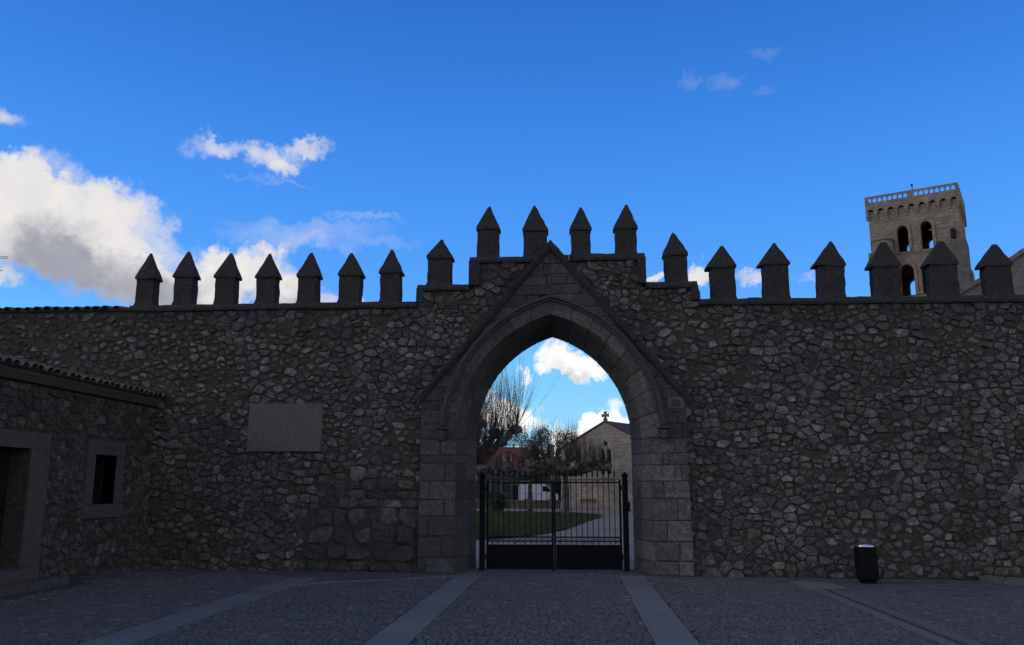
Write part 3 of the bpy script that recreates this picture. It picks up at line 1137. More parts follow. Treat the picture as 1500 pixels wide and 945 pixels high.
def put_tile(parent, loc, rot, wloc):
    o = bpy.data.objects.new('roof_tile', rtile.choice(TILES))
    COL.objects.link(o)
    o.parent = parent
    o.location = Vector(loc) - Vector(wloc)
    o.rotation_euler = rot
    return o


x = -13.4
while x < -9.75:
    put_tile(wall, (x + rtile.uniform(-.01, .01), -0.11 + rtile.uniform(-.03, .03), 5.755 + rtile.uniform(-.008, .008)), (R(9), 0, R(rtile.uniform(-7, 2))), wall.location)
    put_tile(wall, (x + rtile.uniform(-.01, .01), 0.26, 5.80 + rtile.uniform(-.008, .008)), (R(2), 0, R(rtile.uniform(-5, 3))), wall.location)
    x += 0.232
mb = MB(); mb.box(-13.6, -9.63, -0.05, 1.05, 5.735, 5.765)
mb.build('tile_bed', M_MORTAR, wall)

# ------------------------------------------------------------------ gothic gateway
gate_way = tag(empty('gothic_gateway', (0, 0.4, 0)), 'pointed stone archway under a steep gable, built into the middle of the rubble wall', 'gateway')
ZS = 2.84


def wY(y): return 2.05 - 0.305 * (y + 0.12) / 1.12       # splayed reveal: half width and apex by depth
def aY(y): return 5.49 - 0.30 * (y + 0.12) / 1.12


YF, YB = -0.13, 1.02
gout = [(-2.81, -0.15), (2.81, -0.15), (2.81, 3.72), (0.03, 7.06), (-0.03, 7.06), (-2.81, 3.74)]
v, f = plate(gout, [arch_loop(wY(YF) + 0.02, aY(YF) + 0.02, ZS, -0.14)], XZ, YF + 0.03, YB, [arch_loop(wY(YB) + 0.02, aY(YB) + 0.02, ZS, -0.14)])
obj('gateway_core', v, f, M_JOINT, gate_way)

ra = random.Random(31)


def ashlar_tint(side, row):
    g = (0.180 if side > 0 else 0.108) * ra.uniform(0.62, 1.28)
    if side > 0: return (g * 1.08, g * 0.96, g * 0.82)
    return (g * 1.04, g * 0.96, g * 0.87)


def pier(side, levels, splits):
    """front blocks of one pier; x given as distance from the middle; reveal blocks beside them"""
    for r_, (z0, z1) in enumerate(zip(levels, levels[1:])):
        xs_ = splits[min(r_, len(splits) - 1)]
        g = 0.009 if z0 < 1.6 else 0.005
        bev = 0.022 if z0 < 1.0 else 0.010
        for a, b in zip(xs_, xs_[1:]):
            x0, x1 = sorted((side * a, side * b))
            j = lambda s=0.006: ra.uniform(-s, s)
            fr_ = [(x0 + g + j(), YF + j(), z0 + g + j()), (x1 - g + j(), YF + j(), z0 + g + j()), (x1 - g + j(), YF + j(), z1 - g + j()), (x0 + g + j(), YF + j(), z1 - g + j())]
            v, f = loft_block(fr_, [(p[0], 0.10, p[2]) for p in fr_], bev, 0.006, ra)
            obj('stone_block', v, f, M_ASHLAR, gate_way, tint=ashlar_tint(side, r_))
        # splayed reveal: front and rear block
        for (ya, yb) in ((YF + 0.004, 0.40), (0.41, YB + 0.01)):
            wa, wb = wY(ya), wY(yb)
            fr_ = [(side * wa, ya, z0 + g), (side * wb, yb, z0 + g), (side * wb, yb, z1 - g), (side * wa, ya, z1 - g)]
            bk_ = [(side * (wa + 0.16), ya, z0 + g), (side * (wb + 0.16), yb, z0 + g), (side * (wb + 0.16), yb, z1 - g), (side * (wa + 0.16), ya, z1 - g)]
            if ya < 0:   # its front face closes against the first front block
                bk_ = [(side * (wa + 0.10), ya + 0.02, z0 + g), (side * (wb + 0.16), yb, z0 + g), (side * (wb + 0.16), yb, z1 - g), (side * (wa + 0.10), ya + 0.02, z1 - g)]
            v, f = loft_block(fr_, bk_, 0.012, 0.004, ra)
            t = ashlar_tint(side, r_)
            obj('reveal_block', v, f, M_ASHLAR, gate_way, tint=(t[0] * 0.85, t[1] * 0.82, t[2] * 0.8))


LV_L = [0.05, 0.32, 0.75, 1.17, 1.51, 1.90, 2.28, 2.45, 2.78]
LV_R = [-0.02, 0.27, 0.66, 1.09, 1.54, 1.90, 2.24, 2.48, 2.78]
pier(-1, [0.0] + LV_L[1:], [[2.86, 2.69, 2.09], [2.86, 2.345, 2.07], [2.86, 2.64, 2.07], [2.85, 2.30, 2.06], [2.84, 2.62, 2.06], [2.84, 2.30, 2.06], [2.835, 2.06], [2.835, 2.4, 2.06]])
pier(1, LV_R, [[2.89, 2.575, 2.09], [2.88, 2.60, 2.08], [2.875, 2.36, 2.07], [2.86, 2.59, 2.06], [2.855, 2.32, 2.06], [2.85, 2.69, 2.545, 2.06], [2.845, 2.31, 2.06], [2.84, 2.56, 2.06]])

# voussoirs: front ring (front face seen) and rear ring (soffit)
NV = 8
for side in (-1, 1):
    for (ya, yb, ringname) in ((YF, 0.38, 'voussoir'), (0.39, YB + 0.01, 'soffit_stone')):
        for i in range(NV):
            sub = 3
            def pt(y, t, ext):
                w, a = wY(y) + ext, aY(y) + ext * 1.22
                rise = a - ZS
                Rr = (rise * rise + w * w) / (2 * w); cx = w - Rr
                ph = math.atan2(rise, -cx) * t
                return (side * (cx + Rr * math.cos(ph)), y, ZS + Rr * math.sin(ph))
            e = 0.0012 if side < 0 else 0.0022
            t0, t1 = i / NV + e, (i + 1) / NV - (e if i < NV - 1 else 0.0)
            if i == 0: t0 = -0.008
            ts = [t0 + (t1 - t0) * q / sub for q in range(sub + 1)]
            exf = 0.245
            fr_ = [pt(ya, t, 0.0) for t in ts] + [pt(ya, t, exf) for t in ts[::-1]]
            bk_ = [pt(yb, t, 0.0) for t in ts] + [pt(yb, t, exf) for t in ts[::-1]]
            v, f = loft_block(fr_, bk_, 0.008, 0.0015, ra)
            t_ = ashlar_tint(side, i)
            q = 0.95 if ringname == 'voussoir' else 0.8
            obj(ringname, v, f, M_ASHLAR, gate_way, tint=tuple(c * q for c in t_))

# spandrel between hood mould and gable
NH = 22
hood_in = arch_half(2.29, 5.795 - ZS, ZS, NH, 1)
sp_hole = arch_loop(2.285, 5.79, ZS, 2.60)
for side in (-1, 1):
    arc = [(side * x, z) for x, z in arch_half(2.29, 5.795 - ZS, ZS, NH, 1)]
    poly = [(side * 2.835, 2.785), (side * 2.835, 3.74), (0.0, 7.08)] + arc[::-1] + [(side * 2.29, 2.785)]
    if side < 0: poly = poly
    v, f = plate(poly, [], XZ, YF + 0.030, 0.12)
    obj('spandrel', v, f, M_JOINT, gate_way)
    w_, rise_ = 2.42, 5.93 - ZS
    Ra = (rise_ * rise_ + w_ * w_) / (2 * w_)
    acx = side * (w_ - Ra)
    z_ = 2.79
    while z_ < 7.0:
        hh = ra.uniform(0.20, 0.34)
        x_ = 0.0 if side > 0 else -2.83
        xe = 2.83 if side > 0 else 0.0
        if z_ > 5.9: x_ += ra.uniform(-0.2, 0.0)
        while x_ < xe:
            L_ = ra.uniform(0.26, 0.55)
            j = lambda: ra.uniform(-0.006, 0.006)
            pb = [(x_ + 0.005 + j(), z_ + 0.005 + j()), (x_ + L_ - 0.005 + j(), z_ + 0.005 + j()), (x_ + L_ - 0.005 + j(), z_ + hh - 0.005 + j()), (x_ + 0.005 + j(), z_ + hh - 0.005 + j())]
            x_ += L_
            pb = clip(pb, side * 2.835, 0, side, 0)
            pb = clip(pb, 0, 0, -side, 0)
            pb = clip(pb, side * 2.90, 3.66, side * 3.5 / 4.56, 2.93 / 4.56)
            if len(pb) < 3: continue
            mx_ = sum(p[0] for p in pb) / len(pb); mz_ = sum(p[1] for p in pb) / len(pb)
            dx_, dz_ = mx_ - acx, mz_ - ZS
            dd = math.hypot(dx_, dz_)
            if mz_ > ZS:
                pb = clip(pb, acx + dx_ / dd * Ra, ZS + dz_ / dd * Ra, -dx_ / dd, -dz_ / dd)
            else:
                pb = clip(pb, side * 2.43, 0, -side, 0)
            if len(pb) < 3 or area(pb) < 0.008: continue
            fr_ = [(p[0], YF + 0.004 + ra.uniform(-0.006, 0.006), p[1]) for p in pb]
            v, f = loft_block(fr_, [(p[0], YF + 0.06, p[2]) for p in fr_], 0.010, 0.004, ra)
            g_ = ra.uniform(0.062, 0.125)
            obj('spandrel_block', v, f, M_ASHLAR, gate_way, tint=(g_ * 1.04, g_ * 0.95, g_ * 0.85))
        z_ += hh

# hood mould: swept section along the arch, ending on carved stops
sec = [(0.0, 0.0), (0.0, -0.05), (0.045, -0.065), (0.07, -0.115), (0.115, -0.115), (0.135, -0.05), (0.15, 0.0)]
for side in (-1, 1):
    v = []; f = []
    m = len(sec)
    NS = 26
    for i in range(NS + 1):
        t = 0.055 + (1 - 0.055) * i / NS
        for (ex, yy) in sec:
            w, a = 2.285 + ex, 5.79 + ex * 1.0
            rise = a - ZS
            Rr = (rise * rise + w * w) / (2 * w); cx = w - Rr
            ph = math.atan2(rise, -cx) * t
            jx = 0.004 * mnoise.noise(Vector((i * 0.9, ex * 30, side)))
            v.append((side * (cx + Rr * math.cos(ph)), YF + yy + jx, ZS + Rr * math.sin(ph)))
    for i in range(NS):
        for j in range(m - 1):
            a = i * m + j
            f.append([a, a + 1, a + 1 + m, a + m] if side > 0 else [a + 1, a, a + m, a + 1 + m])
    f.append(list(range(m)) if side < 0 else list(range(m))[::-1])
    obj('hood_mould', v, f, M_SPAN, gate_way)
    # stop: weathered carved head with a small capital
    mb = MB()
    cx = side * 2.355
    mb.box(cx - 0.105, cx + 0.105, YF - 0.15, YF + 0.02, 2.995, 3.045)
    v, f = rough_mesh(mb.v, mb.f, 2, 0.006, 8, side + 3)
    hd = obj('corbel_head', v, f, M_SPAN, gate_way)
    mb = MB()
    mb.blob((cx, YF - 0.07, 2.875), 0.105, ra, 2, 0.22, (0.88, 0.85, 1.15))
    mb.blob((cx, YF - 0.135, 2.865), 0.034, ra, 1, 0.15)
    mb.blob((cx - 0.045, YF - 0.125, 2.915), 0.03, ra, 1, 0.2)
    mb.blob((cx + 0.045, YF - 0.125, 2.915), 0.03, ra, 1, 0.2)
    mb.blob((cx, YF - 0.11, 2.79), 0.05, ra, 1, 0.2)
    face = mb.build('carved_head', M_SPAN, gate_way)
    face.parent = hd; face.location = Vector(face.location) - Vector(hd.location)

# raking coping of the gable
for side in (-1, 1):
    for q, (a, b) in enumerate(((0.0, 0.17), (0.17, 0.36), (0.36, 0.52), (0.52, 0.70), (0.70, 0.86), (0.86, 1.0))):
        P0_ = Vector((side * 2.93, 0, 3.66)); P1_ = Vector((0, 0, 7.16))
        d = (P1_ - P0_).normalized(); nrm = Vector((side * abs(d.z), 0, abs(d.x)))
        off_ = Vector((0, ra.uniform(-0.012, 0.012), ra.uniform(-0.012, 0.012))) if 0 < a and b < 1 else Vector()
        s0 = P0_ + (P1_ - P0_) * (a + 0.0015) + off_; s1 = P0_ + (P1_ - P0_) * (b - (0.0015 if b < 1 else 0)) + off_
        secs = [(-0.15, 0.0), (-0.11, -0.05), (-0.05, -0.075), (0.005, -0.075), (0.02, -0.02), (0.02, 0.3), (-0.15, 0.3)]
        v = []
        n_ = 8
        for i in range(n_ + 1):
            c_ = s0 + (s1 - s0) * i / n_
            for (o_, yy) in secs:
                p = c_ + nrm * o_
                if b == 1.0 and i == n_: p = Vector((0.0, 0, c_.z + o_ / max(0.3, nrm.z)))
                if a == 0.0 and i == 0: p = Vector((p.x, 0, 3.66 + o_ * 0.9 - 0.0))
                jn = mnoise.noise_vector(p * 5 + Vector((yy * 9, 0, 0))) * 0.008
                v.append((p.x + jn.x * (0 if (b == 1 and i == n_) else 1.5), YF + yy + off_.y + jn.y * 1.5, p.z + jn.z * 1.5))
        m = len(secs)
        f = []
        for i in range(n_):
            for j in range(m):
                x_ = i * m + j; y_ = i * m + (j + 1) % m
                f.append([x_, y_, y_ + m, x_ + m] if side < 0 else [y_, x_, x_ + m, y_ + m])
        f.append(list(range(m))); f.append(list(range(n_ * m, n_ * m + m))[::-1])
        obj('gable_coping', v, f, M_LICHEN, gate_way)
# small carved block on the right shoulder
mb = MB(); mb.box(2.46, 2.80, YF - 0.015, YF + 0.1, 3.42, 3.66)
bl = obj('carved_block', mb.v, mb.f, M_ASHLAR, gate_way, tint=(0.20, 0.185, 0.165))
mb = MB()
for i in range(6):
    a = R(60 * i + 20)
    mb.blob((2.63 + 0.06 * math.cos(a), YF - 0.02, 3.54 + 0.06 * math.sin(a)), 0.035, ra, 1, 0.2, (1, 0.6, 1))
rz_ = mb.build('rosette', M_SPAN, gate_way)
rz_.parent = bl; rz_.location = Vector(rz_.location) - Vector(bl.location)
# stone sill under the gate
v, f = plate([(-1.9, -0.06), (1.9, -0.06), (1.9, 0.022), (-1.9, 0.022)], [], XZ, 0.36, 0.98)
obj('threshold', v, f, M_DRESSED, gate_way)

# ------------------------------------------------------------------ iron gate
GY = 0.45


def gate_leaf(x_h, x_m, label, lock):
    """x_h hinge side, x_m meeting side"""
    s = 1 if x_m > x_h else -1
    root = tag(empty('gate_leaf', (x_h, GY, 0.03)), label, 'gate', 'two leaves of the iron gate')
    x0, x1 = sorted((x_h, x_m))
    mb = MB()
    mb.box(min(x_h, x_h + s * 0.045), max(x_h, x_h + s * 0.045), GY - 0.022, GY + 0.022, 0.05, 1.93)
    mb.build('stile', M_IRON, root)
    hs = x_m - s * 0.04
    mb = MB()
    mb.box(min(hs, x_m), max(hs, x_m), GY - 0.024, GY + 0.024, 0.03, 1.90)
    mb.build('stile', M_IRON, root)
    for z, hh in ((1.875, 0.028), (0.725, 0.024), (0.635, 0.024)):
        mb = MB(); mb.box(x0 + 0.045, x1 - 0.04, GY - 0.014, GY + 0.014, z - hh / 2, z + hh / 2)
        mb.build('rail', M_IRON, root)
    mb = MB(); mb.box(x0 + 0.046, x1 - 0.041, GY - 0.008, GY + 0.008, 0.075, 0.535)
    mb.box(x0 + 0.046, x1 - 0.041, GY - 0.02, GY + 0.02, 0.535, 0.565)
    mb.box(x0 + 0.046, x1 - 0.041, GY - 0.02, GY + 0.02, 0.055, 0.08)
    mb.build('kick_panel', M_BLACK, root)
    n = 12
    a0 = x_h + s * 0.022; a1 = x_m - s * 0.02
    xs_ = [a0 + (a1 - a0) * i / n for i in range(1, n)]
    for x in xs_:
        mb = MB()
        mb.tube([(x, GY, 0.575), (x, GY, 2.05)], 0.0085, 6)
        o = mb.build('bar', M_IRON, root)
        mb = MB()
        mb.tube([(x, GY, 2.0), (x, GY, 2.03), (x, GY, 2.055), (x, GY, 2.085), (x, GY, 2.15)], [0.010, 0.018, 0.010, 0.021, 0.001], 6)
        mb.tube([(x - 0.026, GY, 2.022), (x + 0.026, GY, 2.022)], 0.007, 5)
        sp = mb.build('spearhead', M_IRON, root)
        sp.parent = o; sp.location = Vector(sp.location) - Vector(o.location)
    dx = (a1 - a0) / n
    for i in range(n):
        xc = a0 + dx * (i + 0.5)
        mb = MB()
        pts_ = [(xc + 0.032 * math.cos(R(30 * q)), GY, 0.68 + 0.032 * math.sin(R(30 * q))) for q in range(13)]
        mb.tube(pts_, 0.006, 4, False)
        mb.build('ring', M_IRON, root)
        # pair of C scrolls above the top rail
        for sg in (-1, 1):
            mb = MB()
            pts_ = []
            for q in range(15):
                th = R(-90 + 26 * q)
                rr = 0.026 * (1 - q / 19)
                pts_.append((xc + sg * (0.022 + rr * math.cos(th) - 0.004), GY, 1.922 + rr * math.sin(th) + 0.002 * q))
            mb.tube(pts_, 0.0048, 4, False)
            mb.build('scroll', M_IRON, root)
    # half hoops over the panel
    for xc, lo, hi in ((x_h + s * 0.05, 0, 90), ((x0 + x1) / 2, 0, 180), (x_m - s * 0.045, 90, 180)):
        mb = MB()
        pts_ = []
        for q in range(11):
            th = R(lo + (hi - lo) * q / 10)
            pts_.append((xc + s * 0.092 * math.cos(th), GY, 0.56 + 0.085 * math.sin(th)))
        mb.tube(pts_, 0.007, 5, False)
        mb.build('hoop', M_IRON, root)
    mb = MB()
    xd = x_m - s * 0.15
    mb.tube([(x_m - s * 0.02, GY - 0.02, 0.03), (x_m - s * 0.02, GY - 0.02, 0.5)], 0.012, 6)
    mb.build('drop_bolt', M_IRON, root)
    if lock:
        mb = MB(); mb.box(x_m - s * 0.12 if s < 0 else x_m, x_m + 0.12 if s < 0 else x_m - 0.12, GY - 0.04, GY + 0.03, 1.10, 1.25)
        lk = mb.build('lock_box', M_IRON, root)
        mb = MB(); mb.tube([(x_m - s * 0.07, GY - 0.04, 1.2), (x_m - s * 0.07, GY - 0.085, 1.2), (x_m - s * 0.15, GY - 0.085, 1.2)], 0.009, 6)
        h = mb.build('handle', M_IRON, root); h.parent = lk; h.location = Vector(h.location) - Vector(lk.location)
    return root


gate_leaf(-1.455, -0.003, 'left leaf of the black iron gate, plain bars without a lock box', False)
gate_leaf(1.455, 0.003, 'right leaf of the black iron gate, carrying the lock box', True)


def gate_post(x, label):
    root = tag(empty('gate_post', (x, GY, 0.0)), label, 'post', 'iron gate posts')
    mb = MB(); mb.box(x - 0.058, x + 0.058, GY - 0.058, GY + 0.058, -0.05, 2.0)
    mb.build('shaft', M_IRON, root)
    mb = MB()
    mb.box(x - 0.074, x + 0.074, GY - 0.074, GY + 0.074, 2.0, 2.03)
    mb.add([(x - 0.074, GY - 0.074, 2.031), (x + 0.074, GY - 0.074, 2.031), (x + 0.074, GY + 0.074, 2.031), (x - 0.074, GY + 0.074, 2.031), (x, GY, 2.11)],
           [[0, 1, 4], [1, 2, 4], [2, 3, 4], [3, 0, 4]])
    mb.build('post_cap', M_IRON, root)
    mb = MB()
    s = -1 if x > 0 else 1
    for z in (0.25, 1.7):
        mb.tube([(x + s * 0.085, GY, z), (x + s * 0.085, GY, z + 0.12)], 0.018, 6)
    mb.build('hinge', M_IRON, root)


gate_post(-1.545, 'black iron gate post against the shadowed left jamb of the arch')
gate_post(1.545, 'black iron gate post with pointed cap beside the right jamb of the arch')

# ------------------------------------------------------------------ plaque
fr_ = [(-6.672, -0.10, 2.535), (-5.025, -0.10, 2.530), (-5.012, -0.085, 3.535), (-5.06, -0.085, 3.575), (-6.66, -0.085, 3.583)]
v, f = loft_block(fr_, [(p[0], 0.03, p[2]) for p in fr_], 0.012)
pl = obj('stone_plaque', v, f, M_PLAQUE)
tag(pl, 'smooth blank rectangular stone plaque fixed to the wall left of the arch', 'plaque')

# ------------------------------------------------------------------ litter bin
bx, by = 6.085, -0.85
zb = gz(bx, by) + 0.0
bin_ = tag(empty('litter_bin', (bx, by, zb)), 'black cylindrical litter bin with a shiny metal top, in front of the wall', 'bin')
mb = MB()
mb.lathe((bx + 0.012, by, zb), [(0.15, -0.02), (0.15, 0.05), (0.17, 0.055)], 20)
mb.build('base', M_BLACK, bin_)
mb = MB()
for i, z in enumerate([0.055, 0.075, 0.10, 0.35, 0.60, 0.64, 0.665]):
    r_ = [0.19, 0.203, 0.207, 0.209, 0.207, 0.200, 0.185][i]
    mb.v += [(bx + 0.012 - 0.02 * z + r_ * math.cos(2 * math.pi * j / 24), by + r_ * math.sin(2 * math.pi * j / 24), zb + z) for j in range(24)]
for i in range(6):
    for j in range(24):
        a = i * 24 + j; b = i * 24 + (j + 1) % 24
        mb.f.append([a, b, b + 24, a + 24])
mb.f.append(list(range(24))[::-1]); mb.f.append(list(range(144, 168)))
mb.build('body', M_BLACK, bin_, smooth=False)
mb = MB()
mb.lathe((bx, by, zb), [(0.178, 0.667), (0.182, 0.69), (0.165, 0.72), (0.12, 0.745), (0.06, 0.757), (0.02, 0.76)], 24)
mb.build('lid', M_STEEL, bin_, smooth=True)
mb = MB()
mb.lathe((bx - 0.004, by, zb), [(0.2, 0.640), (0.204, 0.652), (0.2, 0.664)], 24)
mb.build('rim', M_IRON, bin_)

# ------------------------------------------------------------------ kerb and grass at the right end
kerb = tag(empty('kerb', (8.6, -0.9, gz(8.6, -0.9))), kind='structure')
kp = [(8.50, -0.10), (8.54, -0.36), (8.72, -0.62), (9.1, -0.98), (9.6, -1.36), (10.3, -1.8), (11.2, -2.3)]
rk = random.Random(2)
for (a, b) in zip(kp, kp[1:]):
    d = Vector((b[0] - a[0], b[1] - a[1], 0)); n_ = Vector((d.y, -d.x, 0)).normalized() * -0.16
    A = Vector((a[0], a[1], gz(*a))); B = Vector((b[0], b[1], gz(*b)))
    e = d.normalized() * 0.006
    A = A + e; B = B - e
    h = 0.10 + rk.uniform(-0.012, 0.012)
    fr_ = [A + Vector((0, 0, h)), B + Vector((0, 0, h)), B + n_ + Vector((0, 0, h + .015)), A + n_ + Vector((0, 0, h + .015))]
    v, f = loft_block(fr_, [Vector(p) - Vector((0, 0, h + 0.05)) for p in fr_], 0.03, 0.02, rk)
    g = rk.uniform(0.07, 0.12)
    obj('kerb_stone', v, f, M_SLAB, kerb, tint=(g, g * 0.96, g * 0.9))
bedv = [(x - (0.0), y + 0.10, gz(x, y) + 0.085) for x, y in kp[1:]] + [(11.2, -0.01, gz(11.2, 0) + 0.12), (8.55, -0.01, gz(8.55, 0) + 0.10)]
tag(obj('planting_bed', bedv, [list(range(len(bedv)))], M_LAWN, center=False), kind='structure')
gvv = []; gff = []
for _ in range(5200):
    x = rk.uniform(8.6, 11.1); lim = interp([(8.5, -0.1), (8.72, -0.46), (9.1, -0.82), (9.6, -1.2), (10.3, -1.64), (11.2, -2.14)], x)
    y = rk.uniform(lim, -0.02)
    z = gz(x, y) + 0.085
    a = rk.uniform(0, 6.28); L = rk.uniform(0.03, 0.085); w = 0.006
    lx, ly = rk.uniform(-.03, .03), rk.uniform(-.03, .03)
    n = len(gvv)
    gvv += [(x - math.cos(a) * w, y - math.sin(a) * w, z - .01), (x + math.cos(a) * w, y + math.sin(a) * w, z - .01), (x + lx, y + ly, z + L)]
    gff.append([n, n + 1, n + 2])
tag(obj('grass', gvv, gff, M_GRASS, center=False), 'rough dark grass growing behind the kerb at the foot of the wall', 'grass', kind='stuff')

# ------------------------------------------------------------------ stone house on the left
HX = -8.85
house = tag(empty('stone_house', (-11.2, -5, 0)), 'low rubble stone house with a tiled roof, standing against the left end of the wall', 'house')


def HF(u, v, d): return (HX - d, u, v)       # u along Y, v up, d into the house


DOOR = [(-5.55, 0.44), (-4.26, 0.44), (-4.26, 2.42), (-5.55, 2.42)]
WIN = [(-2.245, 1.446), (-1.44, 1.446), (-1.44, 2.40), (-2.245, 2.40)]
v, f = plate([(-11.5, -0.1), (-0.003, -0.1), (-0.003, 3.52), (-11.5, 3.52)], [DOOR, WIN], HF, 0.0, 0.5)
obj('wall', v, f, M_MORTAR, house)
mb = MB()
mb.box(HX - 5.0, HX - 0.502, -0.5, -0.004, -0.1, 3.5)
mb.box(HX - 5.0, HX - 0.502, -11.5, -11.0, -0.1, 3.5)
mb.box(HX - 5.5, HX - 5.002, -11.5, -0.004, -0.1, 4.4)
mb.build('rear_wall', M_MORTAR, house)
rh = random.Random(77)
DF = (-5.95, -3.73, 0.0, 2.70)      # outer edges of the door and window surrounds
WF = (-2.52, -1.16, 1.185, 2.69)


def house_ok(y, z):
    if z > 3.46 or z < 0.05: return False
    if DF[0] < y < DF[1] and z < DF[3] + 0.02: return False
    if WF[0] < y < WF[1] and WF[2] < z < WF[3]: return False
    return True


gh = []
for (a, b, c, d) in (DF, WF):
    for yy in np.arange(a, b + 0.01, 0.10):
        for zz in np.arange(c, d + 0.01, 0.10): gh.append((yy, zz))
hp = darts(-8.0, -0.02, 0.05, 3.48, lambda y, z: max(0.1, 0.17 + 0.05 * mnoise.noise(Vector((y, z, 3))) + rh.uniform(-.04, .04)), house_ok, rh, 9000, 1.15)
hst = []
hfr = lambda u, v, o: (HX + o, u, v)
for poly in cells(hp, gh, 1.15):
    poly = clip(poly, 0, 3.50, 0, 1)
    poly = clip(poly, -0.012, 0, 1, 0)
    cy = sum(p[0] for p in poly) / max(1, len(poly)); cz = sum(p[1] for p in poly) / max(1, len(poly))
    for (a, b, c, d) in (DF, WF):       # keep stones off the surrounds
        if len(poly) < 3: break
        if c < cz < d:
            if cy < a: poly = clip(poly, a, 0, 1, 0)
            elif cy > b: poly = clip(poly, b, 0, -1, 0)
        elif a < cy < b:
            if cz > d: poly = clip(poly, 0, d, 0, -1)
            else: poly = clip(poly, 0, c, 0, 1)
    if len(poly) < 3: continue
    q = shape_stone(poly, rh.uniform(0.012, 0.022), rh, 0.4)
    if not q: continue
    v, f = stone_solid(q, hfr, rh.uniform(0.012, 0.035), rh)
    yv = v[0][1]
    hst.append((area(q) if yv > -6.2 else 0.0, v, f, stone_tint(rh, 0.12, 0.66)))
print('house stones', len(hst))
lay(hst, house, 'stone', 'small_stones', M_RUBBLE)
# quoin-like corner strip of plain ashlar blocks next to the wall is left rough; surrounds of door and window


def member(name, y0, y1, z0, z1, proud, depth, parent, mat=M_DRESSED, bev=0.008):
    fr_ = [(HX + proud, y0, z0), (HX + proud, y1, z0), (HX + proud, y1, z1), (HX + proud, y0, z1)]
    v, f = loft_block(fr_, [(HX - depth, p[1], p[2]) for p in fr_], bev)
    return obj(name, v, f, mat, parent)


g = 0.003
member('lintel', -6.0, -3.73, 2.42, 2.70, 0.03, 0.49, house)
member('door_jamb', -4.255, -3.73, 0.16, 2.42 - g, 0.028, 0.30, house)
member('door_jamb', -6.0, -5.555, 0.16, 2.42 - g, 0.028, 0.30, house)
dr = MB(); dr.box(HX - 0.42, HX - 0.36, -5.56, -4.25, 0.44, 2.42)
door = dr.build('door', M_WOOD, house)
for i in range(6):
    mb = MB(); y0 = -5.55 + i * 0.215
    mb.box(HX - 0.358, HX - 0.345, y0 + 0.006, y0 + 0.209, 0.46, 2.40)
    b_ = mb.build('board', M_WOOD, house); b_.parent = door; b_.location = Vector(b_.location) - Vector(door.location)
mb = MB(); mb.blob((HX - 0.32, -4.4, 1.4), 0.03, rh, 1, 0.05)
b_ = mb.build('handle', M_IRON, house); b_.parent = door; b_.location = Vector(b_.location) - Vector(door.location)
wfm = member('window_head', WF[0], WF[1], 2.40, WF[3], 0.03, 0.40, house)
member('window_sill', WF[0] - 0.05, WF[1] + 0.04, WF[2], 1.446, 0.045, 0.40, house)
member('window_jamb', WF[0], -2.245, 1.446 + g, 2.40 - g, 0.028, 0.40, house)
member('window_jamb', -1.44, WF[1], 1.446 + g, 2.40 - g, 0.028, 0.40, house)
mb = MB()
mb.box(HX - 0.30, HX - 0.25, -2.243, -2.19, 1.448, 2.398); mb.box(HX - 0.30, HX - 0.25, -1.495, -1.442, 1.448, 2.398)
mb.box(HX - 0.30, HX - 0.25, -2.19, -1.495, 1.448, 1.50); mb.box(HX - 0.30, HX - 0.25, -2.19, -1.495, 2.345, 2.398)
mb.box(HX - 0.30, HX - 0.25, -1.86, -1.82, 1.50, 2.345)
cs = mb.build('casement', M_WOOD, house)
mb = MB(); mb.box(HX - 0.285, HX - 0.275, -2.19, -1.495, 1.50, 2.345)
pn = mb.build('pane', M_GLASS, house); pn.parent = cs; pn.location = Vector(pn.location) - Vector(cs.location)
for i in range(4):
    yb_ = -2.245 + 0.16 * (i + 1)
    mb = MB(); mb.tube([(HX - 0.10, yb_, 1.44), (HX - 0.10, yb_, 2.41)], 0.009, 6)
    mb.build('window_bar', M_IRON, house)
# steps
member_ = lambda n_, x, y0, y1, z0, z1: obj(n_, *loft_block([(x, y0, z0), (x, y1, z0), (x, y1, z1), (x, y0, z1)], [(HX + 0.03, y0, z0), (HX + 0.03, y1, z0), (HX + 0.03, y1, z1), (HX + 0.03, y0, z1)], 0.014), M_DRESSED, house)
member_('step', -8.25, -6.6, -4.72, 0.02, 0.266)
member_('step', -8.25, -4.71, -3.74, 0.02, 0.268)
member_('step', -8.55, -6.2, -4.14, 0.27, 0.458)
mb = MB(); mb.box(HX - 0.36, HX + 0.028, -5.55, -4.26, 0.36, 0.456)
mb.build('door_sill', M_DRESSED, house)
# cornice and roof
mb = MB()
for (a, b) in ((-11.5, -7.4), (-7.397, -3.5), (-3.497, -0.006)):
    cv = [(HX - 0.3, a, 3.53), (HX + 0.08, a, 3.53), (HX + 0.10, a, 3.56), (HX + 0.16, a, 3.66), (HX + 0.16, a, 3.70), (HX - 0.3, a, 3.70)]
    v = cv + [(p[0], b, p[2]) for p in cv]
    f = [[i, (i + 1) % 6, 6 + (i + 1) % 6, 6 + i] for i in range(6)] + [[5, 4, 3, 2, 1, 0], [6, 7, 8, 9, 10, 11]]
    obj('cornice', v, f, M_DRESSED, house)
SL = R(14)
zr = lambda x: 3.705 + (HX + 0.20 - x) * math.tan(SL)
v = []
for yy in (-11.5, -0.006):
    v += [(HX + 0.20, yy, zr(HX + 0.20) + 0.0), (HX - 5.5, yy, zr(HX - 5.5)), (HX - 5.5, yy, zr(HX - 5.5) + 0.03), (HX + 0.20, yy, zr(HX + 0.20) + 0.03)]
f = [[0, 1, 2, 3], [7, 6, 5, 4], [0, 4, 5, 1], [3, 2, 6, 7], [0, 3, 7, 4], [1, 5, 6, 2]]
